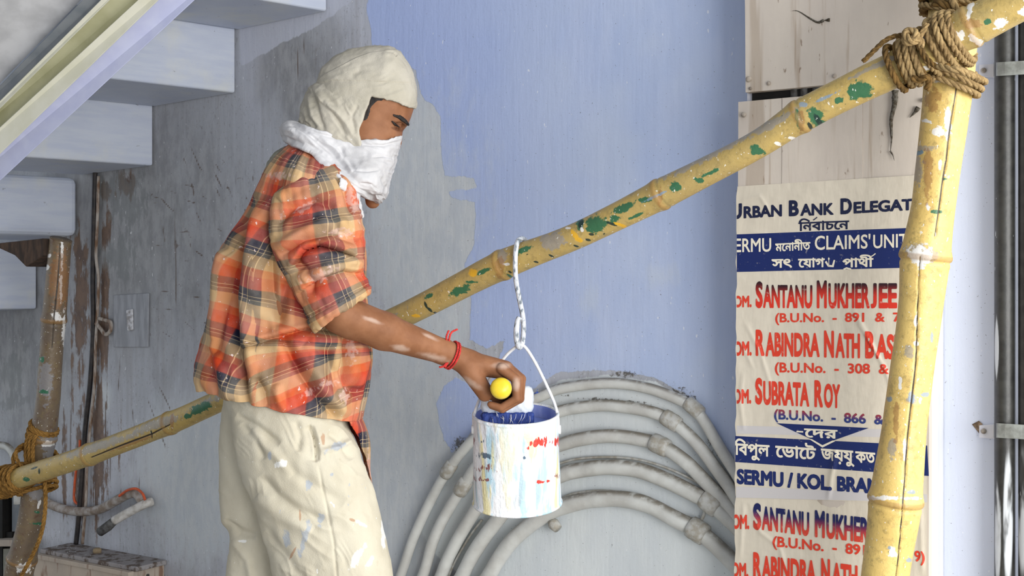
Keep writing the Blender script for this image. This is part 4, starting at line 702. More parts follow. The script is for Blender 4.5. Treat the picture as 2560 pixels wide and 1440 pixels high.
keep(mesh_obj('body', V, Fc, M_can, attrs=dict(drip=np.clip(.25 + .75 * sstep(1040, 1110, y) * (1 - .65 * np.exp(-((x - 1262) / 26.0) ** 2)), 0, 1), red=z_(blob_attr(x, y, [(1352, 1107, 26, 13, -3), (1318, 1118, 4, 6), (1392, 1103, 8, 12), (1350, 1205, 12, 4), (1372, 1203, 5, 3)])), maroon=z_(blob_attr(x, y, [(1186, 1100, 6, 18), (1215, 1170, 30, 12), (1210, 1200, 45, 5), (1392, 1190, 10, 8), (1195, 1195, 20, 6)])), blueprint=z_(blob_attr(x, y, [(1215, 1140, 30, 10), (1312, 1145, 8, 5), (1206, 1105, 10, 8)])))), can)
V, Fc = lathe([(RC - .003, -.001), (RC - .004, -.03), (RC - .004, -HC + .006), (.001, -HC + .006)]); keep(mesh_obj('lining', canput(V), Fc, M_canin), can)
V, Fc = lathe([(RC - .0045, -.026), (.05, -.0258), (.02, -.0262), (.0005, -.026)]); keep(mesh_obj('paint', canput(V), Fc, M_paintblue), can)
hp = [(1184, 1066, 2.44), (1186, 1035, 2.45), (1205, 985, 2.46), (1232, 935, 2.455), (1262, 893, 2.445), (1285, 871, 2.435), (1299, 863, 2.428), (1314, 869, 2.43), (1338, 906, 2.435), (1366, 962, 2.44), (1386, 1008, 2.44), (1394, 1040, 2.44), (1396, 1070, 2.44)]
hnd = keep(tube('handle', catmull([P(*q) for q in hp], 8), .0031, M_wirew, seg=10), can)
for xx in (1184, 1397): c0 = P(xx, 1074, 2.44); keep(tube('ear', [c0 - Vector((.004, 0, 0)), c0 + Vector((.004, 0, 0))], .009, M_wirew, seg=16), hnd)

# ------------------------------------------------------------------ sculpting tools for the painter: a lattice in (column, row, depth) space
DP = 2.35; KP = F / DP
def toworld(q):
    q = np.asarray(q, float); d = DP + q[:, 2] / KP; return np.c_[(q[:, 0] - 1280) / F * d, d, CH + (HY - q[:, 1]) / F * d]
def smin(a, b, k): h = np.clip(.5 + .5 * (b - a) / k, 0, 1); return b * (1 - h) + a * h - k * h * (1 - h)
def smax(a, b, k): return -smin(-a, -b, k)
def cone(X, Y, Z, a, b, ra, rb, zs=1.0):
    ax, ay, az = a; bx, by, bz = b; vx, vy, vz = bx - ax, by - ay, (bz - az) * zs; L = vx * vx + vy * vy + vz * vz
    t = np.clip(((X - ax) * vx + (Y - ay) * vy + (Z - az) * zs * vz) / L, 0, 1)
    return np.sqrt((X - ax - t * vx) ** 2 + (Y - ay - t * vy) ** 2 + ((Z - az) * zs - t * vz) ** 2) - (ra + (rb - ra) * t)
def ell(X, Y, Z, c, r, rot=0):
    a = math.radians(rot); dx, dy = X - c[0], Y - c[1]; u = dx * math.cos(a) + dy * math.sin(a); v = -dx * math.sin(a) + dy * math.cos(a)
    q = np.sqrt((u / r[0]) ** 2 + (v / r[1]) ** 2 + ((Z - c[2]) / r[2]) ** 2); return (q - 1) * min(r)
def surf_nets(fn, lo, hi, h):
    xs, ys, zs = [np.arange(lo[i], hi[i] + h, h, dtype=np.float32) for i in range(3)]
    X, Y, Z = xs[:, None, None], ys[None, :, None], zs[None, None, :]
    f = np.broadcast_to(fn(X, Y, Z), (len(xs), len(ys), len(zs))).astype(np.float32); s = f < 0
    nx, ny, nz = f.shape; cs = [(0, 0, 0), (1, 0, 0), (0, 1, 0), (1, 1, 0), (0, 0, 1), (1, 0, 1), (0, 1, 1), (1, 1, 1)]
    cnt = sum(s[a:nx - 1 + a, b:ny - 1 + b, c:nz - 1 + c].astype(np.int8) for a, b, c in cs); act = (cnt > 0) & (cnt < 8); I = np.argwhere(act)
    idx = np.full(act.shape, -1, np.int32); idx[tuple(I.T)] = np.arange(len(I)); cv = np.stack([f[I[:, 0] + a, I[:, 1] + b, I[:, 2] + c] for a, b, c in cs], 1)
    acc = np.zeros((len(I), 3)); num = np.zeros(len(I)); C = np.array(cs, float)
    for a in range(8):
        for b in range(a + 1, 8):
            if abs(C[a] - C[b]).sum() != 1: continue
            m = (cv[:, a] < 0) != (cv[:, b] < 0); t = np.where(m, cv[:, a] / np.where(m, cv[:, a] - cv[:, b], 1), 0); acc += np.where(m[:, None], C[a] + t[:, None] * (C[b] - C[a]), 0); num += m
    V = (I + acc / num[:, None]) * h + np.array([xs[0], ys[0], zs[0]]); Fc = []
    for ax in range(3):
        sl0 = [slice(None)] * 3; sl1 = [slice(None)] * 3; sl0[ax] = slice(0, -1); sl1[ax] = slice(1, None); a, b = s[tuple(sl0)], s[tuple(sl1)]; e = np.argwhere(a != b); o1, o2 = [(1, 2), (2, 0), (0, 1)][ax]
        ok = (e[:, o1] > 0) & (e[:, o2] > 0) & (e[:, o1] < f.shape[o1] - 1) & (e[:, o2] < f.shape[o2] - 1); e = e[ok]; fl_ = a[tuple(e.T)]
        def at(d1, d2): q = e.copy(); q[:, o1] -= d1; q[:, o2] -= d2; return idx[tuple(q.T)]
        q = np.stack([at(1, 1), at(0, 1), at(0, 0), at(1, 0)], 1); q[~fl_] = q[~fl_][:, ::-1]; Fc.append(q)
    return V, np.vstack(Fc)
def relax(V, Fc, it, lam=.5):
    Fc = np.asarray(Fc); e = np.vstack([Fc[:, [i, (i + 1) % 4]] for i in range(4)]); e = np.vstack([e, e[:, ::-1]]); deg = np.bincount(e[:, 0], minlength=len(V)).astype(float)[:, None] + 1e-9
    for _ in range(it):
        acc = np.stack([np.bincount(e[:, 0], weights=V[e[:, 1], k], minlength=len(V)) for k in range(3)], 1); V = V + lam * (acc / deg - V)
    return V
def normals(V, Fc):
    Fc = np.asarray(Fc); n = np.cross(V[Fc[:, 2]] - V[Fc[:, 0]], V[Fc[:, 3]] - V[Fc[:, 1]]); N = np.stack([sum(np.bincount(Fc[:, j], weights=n[:, k], minlength=len(V)) for j in range(4)) for k in range(3)], 1); return N / (np.linalg.norm(N, axis=1)[:, None] + 1e-9)
def subdiv(V, Fc):
    Fc = np.asarray(Fc); e = np.vstack([np.sort(Fc[:, [i, (i + 1) % 4]], 1) for i in range(4)]); u, inv = np.unique(e, axis=0, return_inverse=True); inv = inv.reshape(4, -1); n = len(V); m = len(Fc)
    V2 = np.vstack([V, (V[u[:, 0]] + V[u[:, 1]]) / 2, V[Fc].mean(1)]); c = n + len(u) + np.arange(m); E_ = [n + inv[i] for i in range(4)]
    return V2, np.vstack([np.stack([Fc[:, 0], E_[0], c, E_[3]], 1), np.stack([E_[0], Fc[:, 1], E_[1], c], 1), np.stack([c, E_[1], Fc[:, 2], E_[2]], 1), np.stack([E_[3], c, E_[2], Fc[:, 3]], 1)])
def folds(V, N, cr):
    """cr: (polyline, width, amount, kind) ; 'v' valley/ridge, 's' step raised on the right-hand side of the line; acts on the side that faces the viewer"""
    x, y = V[:, 0], V[:, 1]; face = sstep(.1, -.3, N[:, 2]) * 1.0; D = np.zeros(len(V))
    for pl, wd, am, kd_ in cr:
        d, s, t = line_d(x, y, pl); tp = 1 - (2 * np.abs(t - .5)) ** 6
        if kd_ == 'v': D += am * np.exp(-(d / wd) ** 2) * tp
        else: sd = s * d; D += am * (sstep(-.5 * wd, .5 * wd, sd) * np.exp(-np.maximum(sd, 0) / (wd * 3)) - .3 * np.exp(-np.abs(sd) / wd) * (sd < 0)) * tp
    return V + N * (D * face)[:, None]
def wrinkle(V, ang, ln, wd, seed=0):        # ridged cloth wrinkles running along a direction
    a = math.radians(ang); u = V[:, 0] * math.cos(a) + V[:, 1] * math.sin(a); q = -V[:, 0] * math.sin(a) + V[:, 1] * math.cos(a); wv = 12 * vnoise(V[:, 0] / 50, V[:, 1] / 50, seed)
    r1 = 1 - np.abs(vnoise(u / ln, (q + wv) / wd, V[:, 2] / 60 + seed)) * 2.2; return np.clip(r1, -1, 1) * sstep(-.3, .5, vnoise(V[:, 0] / 45, V[:, 1] / 45, seed + 7))
def blob(name, fn, lo, hi, h, mat, parent, it=2, cr=(), sub=False, noise=0, nscale=30, attrs=None, wr=()):
    V, Fc = surf_nets(fn, lo, hi, h); V = relax(V, Fc, it)
    if sub: V, Fc = subdiv(V, Fc); V = relax(V, Fc, 1)
    N = normals(V, Fc)
    if N.size and (N * (V - V.mean(0))).sum() < 0: Fc = Fc[:, ::-1]; N = -N
    if noise: V = V + N * (noise * vnoise(V[:, 0] / nscale, V[:, 1] / nscale, V[:, 2] / nscale) + noise * .5 * vnoise(V[:, 0] / nscale * 2.3, V[:, 1] / nscale * 2.3, V[:, 2] / nscale * 2.3 + 9))[:, None]
    for am_, ang_, ln_, wd_ in wr: V = V + N * (am_ * wrinkle(V, ang_, ln_, wd_, am_))[:, None]
    if cr: V = folds(V, N, cr)
    A = attrs(V) if attrs else None; o = mesh_obj(name, toworld(V), Fc, mat, attrs=A); keep(o, parent); return o

# ------------------------------------------------------------------ the painter
man = empty('person', toworld([[760, 2290, 60]])[0].tolist(), 'man with wrapped head and face, orange plaid shirt, beige trousers, reaching to can', 'person')
ks = NT('brown_skin', .62, .25); s1 = ks.noise((26, 26, 26), 4); s2 = ks.noise((150, 150, 150), 3, seed=2); c = ks.mix(ks.step(s1, .3, .7), srgb(128, 84, 56), srgb(148, 102, 72)); c = ks.mix(ks.step(s2, .62, .8, 0, .35), c, srgb(120, 76, 48))
c = ks.mix(ks.step(ks.math('ADD', ks.attr('paint'), ks.math('MULTIPLY', ks.math('SUBTRACT', s1, .5), 1.8)), 0, .9, 0, .7), c, srgb(190, 166, 150)); c = ks.mix(ks.step(ks.attr('lid'), .0, .5, 0, .6), c, srgb(84, 50, 34)); ks.col(c).bump(s2, .12, .002); ks.b.inputs['Subsurface Weight'].default_value = .06; ks.b.inputs['Subsurface Radius'].default_value = (.01, .004, .002); M_skin = ks.m
HEAD = [(790, 205), (802, 172), (832, 142), (872, 123), (920, 114), (972, 114), (1003, 128), (1022, 160), (1036, 190), (1043, 225), (1042, 262), (1040, 275), (1033, 296), (1026, 314), (1013, 330), (1009, 350), (1002, 380), (990, 410), (976, 450), (958, 490), (938, 512), (912, 500), (880, 470), (820, 430), (775, 370), (765, 300), (775, 240)]
HW = 60
def inflate(X, Y, Z, poly, R, T, wc=HW, shrink=0.0, n=2.0):
    d = poly_sd(X[:, :, 0] + 0 * Y[:, :, 0], Y[:, :, 0] + 0 * X[:, :, 0], poly)[:, :, None] - shrink; q = 1 - np.clip(d / R, -3, 1); T = T - shrink
    return (((Z - wc) / T) ** 2 - (1 - q * np.abs(q) ** (n - 1))) * T * .5
def skin_head(X, Y, Z):
    f = inflate(X, Y, Z, HEAD, 100, 96, shrink=6)
    f = smin(f, ell(X, Y, Z, (990, 356, HW + 6), (13, 20, 14), 15), 8)                       # nose
    f = smin(f, ell(X, Y, Z, (1004, 300, HW - 34), (19, 8, 20), 38), 10); f = smin(f, ell(X, Y, Z, (1004, 300, HW + 34), (19, 8, 20), 38), 10)   # brows
    f = smin(f, ell(X, Y, Z, (962, 326, HW - 52), (26, 20, 22), 20), 16)                         # cheek bone
    f = smax(f, -ell(X, Y, Z, (997, 316, HW - 42), (13, 10, 18), 20), 9); f = smax(f, -ell(X, Y, Z, (997, 316, HW + 42), (13, 10, 18), 20), 9)  # eye hollows
    f = smin(f, ell(X, Y, Z, (993, 313, HW - 39), (11, 8, 11), 20), 4)                           # lid over the eye
    f = smin(f, ell(X, Y, Z, (870, 320, HW - 92), (18, 32, 10), 10), 6); f = smin(f, ell(X, Y, Z, (870, 320, HW + 92), (18, 32, 10), 10), 6)  # ears
    f = smin(f, ell(X, Y, Z, (980, 406, HW), (10, 12, 24), -20), 8); f = smin(f, ell(X, Y, Z, (932, 503, HW), (19, 19, 22), 0), 10)            # mouth, chin
    return f
def body(X, Y, Z):
    f = skin_head(X, Y, Z)
    f = smin(f, cone(X, Y, Z, (850, 365, HW), (775, 450, 60), 58, 54), 20)                       # neck
    f = smin(f, cone(X, Y, Z, (765, 490, 60), (700, 820, 60), 98, 96, .72), 30); f = smin(f, cone(X, Y, Z, (700, 820, 60), (712, 1060, 60), 94, 98, .95), 30)
    f = smin(f, cone(X, Y, Z, (778, 490, -78), (835, 765, -128), 40, 40), 20); f = smin(f, cone(X, Y, Z, (835, 765, -128), (880, 800, -115), 45, 47), 14)     # near upper arm, elbow
    f = smin(f, cone(X, Y, Z, (850, 785, -124), (960, 828, -85), 50, 47), 12); f = smin(f, cone(X, Y, Z, (960, 828, -85), (1110, 880, -10), 46, 31), 12); f = smin(f, cone(X, Y, Z, (1110, 880, -10), (1170, 905, 16), 31, 31), 10)
    # hand: back of the hand, heel, knuckles, four fingers closed round the handle, thumb on the far side
    f = smin(f, cone(X, Y, Z, (1165, 905, 20), (1262, 925, 22), 30, 24, .78), 12); f = smin(f, cone(X, Y, Z, (1175, 925, 0), (1212, 985, -2), 26, 19), 12); f = smin(f, cone(X, Y, Z, (1180, 925, 50), (1208, 968, 58), 22, 18), 10)
    for k, (w_, r, dx) in enumerate([(-8, 10.5, -8), (17, 12, 0), (43, 12.5, 4), (68, 11.5, 0)]):
        k0, k1, k2, k3 = (1262 + dx, 918 + abs(dx) * .4, w_), (1297 + dx, 948, w_ - 2), (1296 + dx * .6, 996, w_ - 2), (1256 + dx * .5, 1022 - abs(dx) * .4, w_)
        g = smin(cone(X, Y, Z, k0, k1, r + 3.5, r + 1.5), cone(X, Y, Z, k1, k2, r + 1, r), 2.5); g = smin(g, cone(X, Y, Z, k2, k3, r - .3, r - 1.5), 2.5); g = smin(g, cone(X, Y, Z, k3, (k3[0] - 26, k3[1] - 8, w_ + 1), r - 1.5, r - 2.8), 2)
        f = smin(f, g, 3)
    g = smin(cone(X, Y, Z, (1190, 945, 62), (1225, 985, 84), 19, 14), cone(X, Y, Z, (1225, 985, 84), (1262, 1012, 88), 13.5, 11), 4); f = smin(f, g, 5)
    # far arm hanging on the wall side
    f = smin(f, cone(X, Y, Z, (775, 500, 200), (800, 760, 232), 42, 38), 20); f = smin(f, cone(X, Y, Z, (800, 760, 232), (800, 1010, 238), 42, 28), 10); f = smin(f, cone(X, Y, Z, (800, 1010, 238), (806, 1090, 236), 30, 26, .8), 10)
    for w_ in (212, 230, 248, 264): g = smin(cone(X, Y, Z, (806, 1090, w_), (818, 1140, w_), 12, 11), cone(X, Y, Z, (818, 1140, w_), (806, 1168, w_), 11, 8.5), 3); f = smin(f, g, 3)
    f = smin(f, smin(cone(X, Y, Z, (812, 1050, 222), (846, 1100, 222), 14, 11), cone(X, Y, Z, (846, 1100, 222), (852, 1130, 224), 11, 8), 3), 5)
    # legs and feet
    f = smin(f, cone(X, Y, Z, (745, 1130, -5), (850, 1660, -20), 84, 70, .95), 20); f = smin(f, cone(X, Y, Z, (850, 1660, -20), (835, 2180, -20), 74, 44), 14)
    f = smin(f, cone(X, Y, Z, (700, 1130, 140), (655, 1660, 156), 60, 58, .95), 20); f = smin(f, cone(X, Y, Z, (655, 1660, 156), (575, 2180, 140), 58, 44), 14)
    f = smin(f, cone(X, Y, Z, (825, 2225, -20), (985, 2262, -30), 44, 24, .8), 14); f = smin(f, cone(X, Y, Z, (565, 2225, 140), (725, 2262, 135), 44, 24, .8), 14)
    return f
def bands(fn, lo, hi, h, blk=200):
    return surf_nets(lambda X, Y, Z: np.concatenate([fn(X, Y[:, i:i + 60], Z) for i in range(0, Y.shape[1], 60)], 1), lo, hi, h)
V, Fc = bands(body, (470, 105, -200), (1330, 2300, 300), 5.0); V = relax(V, Fc, 1)
# finer lattice where skin shows: subdivide and pull on to the field
sel = ((V[:, 0] > 880) & (V[:, 1] < 420) | (V[:, 0] > 800) & (V[:, 1] > 690) & (V[:, 1] < 1060) & (V[:, 2] < 120) & (V[:, 0] > 930 - (V[:, 1] < 860) * 130))
def fval(fn, Q, step=1.0):
    out = np.zeros(len(Q))
    for i in range(0, len(Q), 20000):
        q = Q[i:i + 20000]; out[i:i + 20000] = fn(q[:, 0][:, None, None], q[:, 1][:, None, None], q[:, 2][:, None, None])[:, 0, 0]
    return out
import bmesh
me = bpy.data.meshes.new('b'); me.from_pydata(V.tolist(), [], Fc.tolist()); bm = bmesh.new(); bm.from_mesh(me); bm.verts.ensure_lookup_table()
es = [e for e in bm.edges if sel[e.verts[0].index] and sel[e.verts[1].index]]; bmesh.ops.subdivide_edges(bm, edges=es, cuts=1, use_grid_fill=True); bmesh.ops.triangulate(bm, faces=[f_ for f_ in bm.faces if len(f_.verts) > 4])
bm.verts.ensure_lookup_table(); V = np.array([v.co[:] for v in bm.verts]); Fb = [tuple(v.index for v in f_.verts) for f_ in bm.faces]; bm.free(); bpy.data.meshes.remove(me)
sel = ((V[:, 0] > 880) & (V[:, 1] < 420) | (V[:, 0] > 930 - (V[:, 1] < 860) * 130) & (V[:, 1] > 690) & (V[:, 1] < 1060) & (V[:, 2] < 130))
Q = V[sel]
def fp(Q): return fval(lambda X, Y, Z: body(X, Y, Z), Q)
for _ in range(2):
    f0_ = fp(Q); g = np.stack([(fp(Q + np.eye(3)[k] * 1.0) - f0_) for k in range(3)], 1); Q = Q - g * np.clip(f0_ / ((g ** 2).sum(1) + .05), -2.5, 2.5)[:, None]
V[sel] = Q
pa = blob_attr(V[:, 0], V[:, 1], [(1080, 893, 70, 13, 12), (845, 768, 16, 12), (1000, 870, 40, 10, 12), (1180, 960, 36, 12, 30), (1255, 915, 30, 12), (1290, 960, 14, 24), (1070, 840, 30, 6, 25), (930, 800, 40, 8, 20)]); lid = blob_attr(V[:, 0], V[:, 1], [(990, 309, 18, 7, 25), (1001, 322, 12, 10, 20), (988, 322, 14, 5, 20)])  # paint smears, plus a pale highlight along the forearm underside put into colour
o = mesh_obj('body', toworld(V), Fb, M_skin, attrs=dict(paint=pa, lid=lid)); keep(o, man)
bmx = bmesh.new(); bmx.from_mesh(o.data); bmesh.ops.recalc_face_normals(bmx, faces=bmx.faces); bmx.to_mesh(o.data); bmx.free(); o.data.shade_smooth()
def addw(name, fn, lo, hi, h, mat, **k): return blob(name, fn, lo, hi, h, mat, man, **k)
M_hair = simple('black_hair', srgb(22, 18, 18), srgb(38, 30, 26), (200, 200, 40), .6, .4)
addw('hair', lambda X, Y, Z: smax(inflate(X, Y, Z, HEAD, 100, 96, shrink=5.2), -poly_sd(X[:, :, 0] + 0 * Y[:, :, 0], Y[:, :, 0] + 0 * X[:, :, 0], [(800, 110), (960, 110), (970, 250), (944, 254), (930, 268), (924, 290), (918, 302), (905, 306), (800, 300)])[:, :, None] + 0 * Z, 1), (860, 180, -50), (990, 330, 170), 3, M_hair, sub=True, noise=.3, nscale=5)
def strip_on_head(name, pl, wd, mat, sh=2.5):
    def fn(X, Y, Z):
        d, _, t = line_d(X[:, :, 0] + 0 * Y[:, :, 0], Y[:, :, 0] + 0 * X[:, :, 0], pl); return smax(skin_head(X, Y, Z) - sh, d[:, :, None] - wd * (1 - .6 * np.abs(t[:, :, None] * 2 - .9)), 1.5)
    return fn
addw('eyebrow', strip_on_head('eyebrow', [(984, 288), (1000, 293), (1014, 304), (1024, 315)], 6, M_hair, 1.4), (965, 270, -40), (1040, 335, 60), 2.0, M_hair, it=1, noise=1.0, nscale=3)
addw('eyelashes', strip_on_head('eyelashes', [(980, 303), (988, 311), (999, 318)], 3.2, M_hair, 2.6), (970, 290, -40), (1015, 335, 60), 1.6, M_hair, it=1)

kcl = NT('unbleached_cotton', .85, .15); c1 = kcl.noise((14, 14, 14), 4); c2 = kcl.noise((400, 400, 400), 2, seed=3); c3 = kcl.noise((60, 60, 60), 4, seed=4)
c = kcl.mix(kcl.step(c1, .3, .7), srgb(168, 162, 147), srgb(182, 176, 163)); c = kcl.mix(kcl.step(c3, .6, .75, 0, .5), c, srgb(166, 160, 150)); kcl.col(c).bump(kcl.math('ADD', c2, kcl.math('MULTIPLY', c3, 2)), .25, .002); M_beige = kcl.m
kw_ = NT('white_cotton_scarf', .85, .15); c1 = kw_.noise((10, 10, 10), 4); c2 = kw_.noise((420, 420, 420), 2, seed=3); c = kw_.mix(kw_.step(c1, .3, .75), srgb(202, 201, 203), srgb(182, 180, 180)); kw_.col(c).bump(c2, .2, .002); M_scarf = kw_.m
def reg(poly): return lambda X, Y: -poly_sd(X[:, :, 0] + 0 * Y[:, :, 0], Y[:, :, 0] + 0 * X[:, :, 0], poly)[:, :, None]
def cap(X, Y, Z):
    f = inflate(X, Y, Z, HEAD, 100, 100); e = 1.2 * vnoise(X / 6, Y / 6, 0)
    return smax(f, reg([(700, 60), (1100, 60), (1100, 290), (1060, 278), (1038, 274), (1010, 264), (977, 252), (928, 240), (915, 262), (895, 262), (760, 262)])(X, Y) + e, 1.5)
addw('head_wrap', cap, (770, 100, -50), (1060, 290, 170), 3, M_beige, sub=True, noise=1.6, nscale=26, wr=((1.6, -20, 60, 12),), cr=[
    ([(785, 209), (840, 200), (905, 201), (980, 204), (1042, 207)], 4, -2.6, 's'), ([(790, 205), (810, 185), (850, 165), (890, 145), (925, 132), (960, 128), (1000, 122)], 5, 3.4, 's'), ([(800, 188), (840, 172), (880, 158)], 5, -2, 'v'), ([(880, 196), (895, 180), (905, 160), (950, 150)], 7, -1.6, 'v'), ([(955, 135), (985, 138), (990, 130), (960, 128)], 5, 3, 'v'), ([(985, 134), (992, 140)], 3, -4, 'v'), ([(810, 205), (850, 190), (880, 185)], 6, 2, 'v'), ([(1000, 214), (1020, 240), (1035, 262)], 8, 1.5, 'v')])
SIDE = [(745, 302), (752, 262), (764, 238), (774, 215), (790, 205), (850, 190), (1000, 190), (1043, 230), (1033, 300), (1009, 350), (975, 450), (880, 440), (800, 400), (760, 350)]
SREG = [(700, 200), (776, 213), (790, 208), (850, 205), (880, 215), (930, 238), (912, 285), (897, 326), (903, 372), (700, 372)]
def side(X, Y, Z): return smax(inflate(X, Y, Z, SIDE, 92, 107), reg(SREG)(X, Y) + .8 * vnoise(X / 5, Y / 5, 2), 1.5)
addw('side_wrap', side, (725, 190, -60), (945, 380, 180), 3, M_beige, sub=True, noise=1.8, nscale=20, wr=((2.4, 50, 60, 12),), cr=[
    ([(772, 218), (790, 260), (800, 300), (812, 330)], 6, -6, 'v'), ([(800, 255), (830, 282), (850, 310), (866, 342)], 5, -7, 'v'), ([(815, 262), (840, 278), (862, 305), (885, 345)], 6, 5, 'v'), ([(760, 250), (765, 290), (790, 322)], 5, -6, 'v'), ([(790, 232), (810, 262), (842, 292)], 8, 4, 'v'), ([(838, 212), (872, 232), (905, 250)], 9, 3, 'v'), ([(770, 240), (780, 290), (800, 318)], 5, 4, 'v'), ([(895, 262), (880, 290), (888, 335)], 5, -4, 'v'), ([(776, 213), (850, 206), (925, 238)], 4, 2.5, 'v'), ([(750, 280), (758, 305), (775, 318)], 4, -5, 'v')])
SC = [(699, 322), (704, 308), (718, 300), (740, 300), (800, 240), (1000, 250), (1012, 320), (1008, 338), (1002, 362), (991, 400), (977, 450), (968, 492), (948, 512), (932, 506), (900, 560), (800, 520), (740, 440), (706, 350)]
SCR = [(690, 330), (696, 296), (735, 302), (775, 318), (805, 327), (860, 343), (905, 350), (970, 348), (1015, 334), (1015, 420), (985, 500), (948, 511), (935, 505), (880, 476), (850, 452), (822, 432), (800, 411), (776, 380), (735, 368), (708, 352)]
def scarf(X, Y, Z): return smax(inflate(X, Y, Z, SC, 78, 104 + 62 * sstep(360, 460, Y + 0 * X) + 26 * sstep(860, 720, X + 0 * Y)), reg(SCR)(X, Y) + .9 * vnoise(X / 5, Y / 5, 4), 2.0)
addw('face_scarf', scarf, (680, 285, -130), (1020, 525, 250), 3, M_scarf, sub=True, noise=2.2, nscale=24, wr=((2.6, 42, 60, 11), (1.6, 15, 50, 9)), cr=[
    ([(708, 325), (740, 322), (770, 345), (800, 372), (830, 400)], 6, 6, 'v'), ([(725, 312), (765, 330), (795, 352)], 5, -6, 'v'), ([(745, 318), (800, 335), (860, 350), (905, 362)], 4, -4, 'v'), ([(905, 362), (960, 364), (1005, 352)], 3, -4, 'v'), ([(780, 340), (830, 380), (870, 430), (905, 470)], 6, -6, 'v'), ([(800, 340), (860, 395), (880, 430)], 6, 5, 'v'), ([(850, 365), (860, 395), (890, 425)], 6, -5, 'v'), ([(930, 392), (960, 390), (985, 396)], 3, -3, 'v'), ([(880, 425), (920, 428), (950, 424)], 3, -3, 'v'), ([(900, 458), (930, 462), (950, 480)], 3, -3.5, 'v'), ([(730, 355), (790, 385), (850, 440), (930, 500)], 7, 5, 'v'), ([(820, 410), (870, 455), (930, 492), (965, 490)], 4, -5, 'v'), ([(870, 370), (940, 376), (1000, 366)], 8, 3, 'v'), ([(705, 340), (725, 350), (760, 362)], 5, -5, 'v'), ([(950, 440), (965, 470), (960, 490)], 4, -3, 'v')])
addw('scarf_tail', lambda X, Y, Z: smax(inflate(X, Y, Z, [(850, 440), (885, 460), (900, 485), (906, 520), (911, 545), (897, 548), (884, 520), (872, 490), (846, 470)], 14, 11, wc=-96 + (X - 880) * .9 + 0 * Y), -100 + 0 * Z, 1), (840, 430, -160), (920, 556, -30), 3, M_scarf, sub=True, noise=1.5, nscale=9)
addw('neck_cloth', lambda X, Y, Z: inflate(X, Y, Z, [(672, 400), (690, 378), (712, 366), (740, 372), (760, 390), (730, 440), (690, 470), (655, 480), (650, 452)], 24, 60, wc=95), (640, 355, 20), (775, 490, 175), 4, simple('olive_grey_undercloth', srgb(150, 146, 126), srgb(130, 128, 112)), noise=2, nscale=14)

# shirt ------------------------------------------------------------------
kp = NT('orange_plaid_cotton', .8, .2); sp_ = kp.t.nodes.new('ShaderNodeSeparateXYZ'); kp.t.links.new(kp.co.outputs['UV'], sp_.inputs[0])
def col4(*a): return srgb(*a)
OR = col4(188, 60, 26); OR2 = col4(196, 100, 52); CR_ = col4(192, 158, 112); NV = col4(18, 20, 44); MR = col4(96, 36, 34); LN = col4(196, 172, 134)
stops = [(0, CR_), (.18, CR_), (.20, OR2), (.34, OR2), (.36, OR), (.60, OR), (.612, MR), (.63, NV), (.76, NV), (.765, LN), (.772, LN), (.777, NV), (.835, NV), (.84, LN), (.846, LN), (.85, col4(84, 82, 76)), (.93, col4(84, 82, 76)), (.94, CR_), (1.0, CR_)]
cu_ = kp.ramp(kp.math('FRACT', kp.math('DIVIDE', sp_.outputs[0], .125)), stops); cv_ = kp.ramp(kp.math('FRACT', kp.math('ADD', kp.math('DIVIDE', sp_.outputs[1], .092), .2)), stops)
c = kp.mix(.5, cu_, cv_); w1 = kp.noise((500, 500, 500), 1); w2 = kp.noise((20, 20, 20), 4, seed=4); w3 = kp.noise((120, 120, 120), 3, seed=6)
c = kp.mix(kp.step(w2, .3, .7, 0, .14), c, col4(200, 190, 180)); c = kp.mix(kp.math('MULTIPLY', kp.step(w3, .68, .72), .8), c, col4(225, 205, 200)); c = kp.mix(kp.step(kp.math('ADD', kp.attr('paint'), kp.math('MULTIPLY', kp.math('SUBTRACT', w3, .5), 3)), .2, .7, 0, .5), c, col4(206, 176, 166))
kp.col(c).bump(kp.math('ADD', w1, w3), .25, .0015); M_plaid = kp.m
def interp_keys(keys, n):
    k = catmull([tuple(q) for q in keys], 12); return np.c_[[np.interp(np.linspace(0, len(k) - 1, n), np.arange(len(k)), k[:, i]) for i in range(k.shape[1])]].T
# keys: xl, yl, xr, yr, w centre, w half
TK = [(742, 352, 846, 392, 60, 52), (722, 366, 856, 418, 60, 84), (690, 398, 868, 446, 60, 150), (660, 440, 884, 486, 60, 186), (634, 492, 900, 540, 60, 182), (604, 548, 908, 596, 60, 172), (568, 600, 912, 650, 60, 172), (534, 668, 913, 712, 60, 170), (528, 742, 916, 770, 60, 166), (516, 812, 924, 836, 60, 168), (500, 880, 928, 900, 60, 172), (488, 930, 922, 956, 60, 176), (487, 952, 912, 1004, 60, 172), (496, 972, 902, 1048, 60, 166)]
def loft(keys, n, seg, sag=True, tw=2.2):
    K = interp_keys(keys, n); th = np.arange(seg) * 2 * PI / seg; C_, S_ = np.cos(th), np.sin(th); e = 2 / tw; c_ = np.sign(C_) * np.abs(C_) ** e; s_ = np.sign(S_) * np.abs(S_) ** e
    x = (K[:, 0] + K[:, 2])[:, None] / 2 + (K[:, 2] - K[:, 0])[:, None] / 2 * c_; y = (K[:, 1] + K[:, 3])[:, None] / 2 + (K[:, 3] - K[:, 1])[:, None] / 2 * c_; z = K[:, 4][:, None] + K[:, 5][:, None] * s_
    if sag: y = HY + (y - HY) * (DP + K[:, 4][:, None] / KP) / (DP + z / KP)
    V = np.stack([x, y, z], 2).reshape(-1, 3); Fc = np.array([(i * seg + j, i * seg + (j + 1) % seg, (i + 1) * seg + (j + 1) % seg, (i + 1) * seg + j) for i in range(n - 1) for j in range(seg)]); return V, Fc, K, th
n, seg = 260, 420
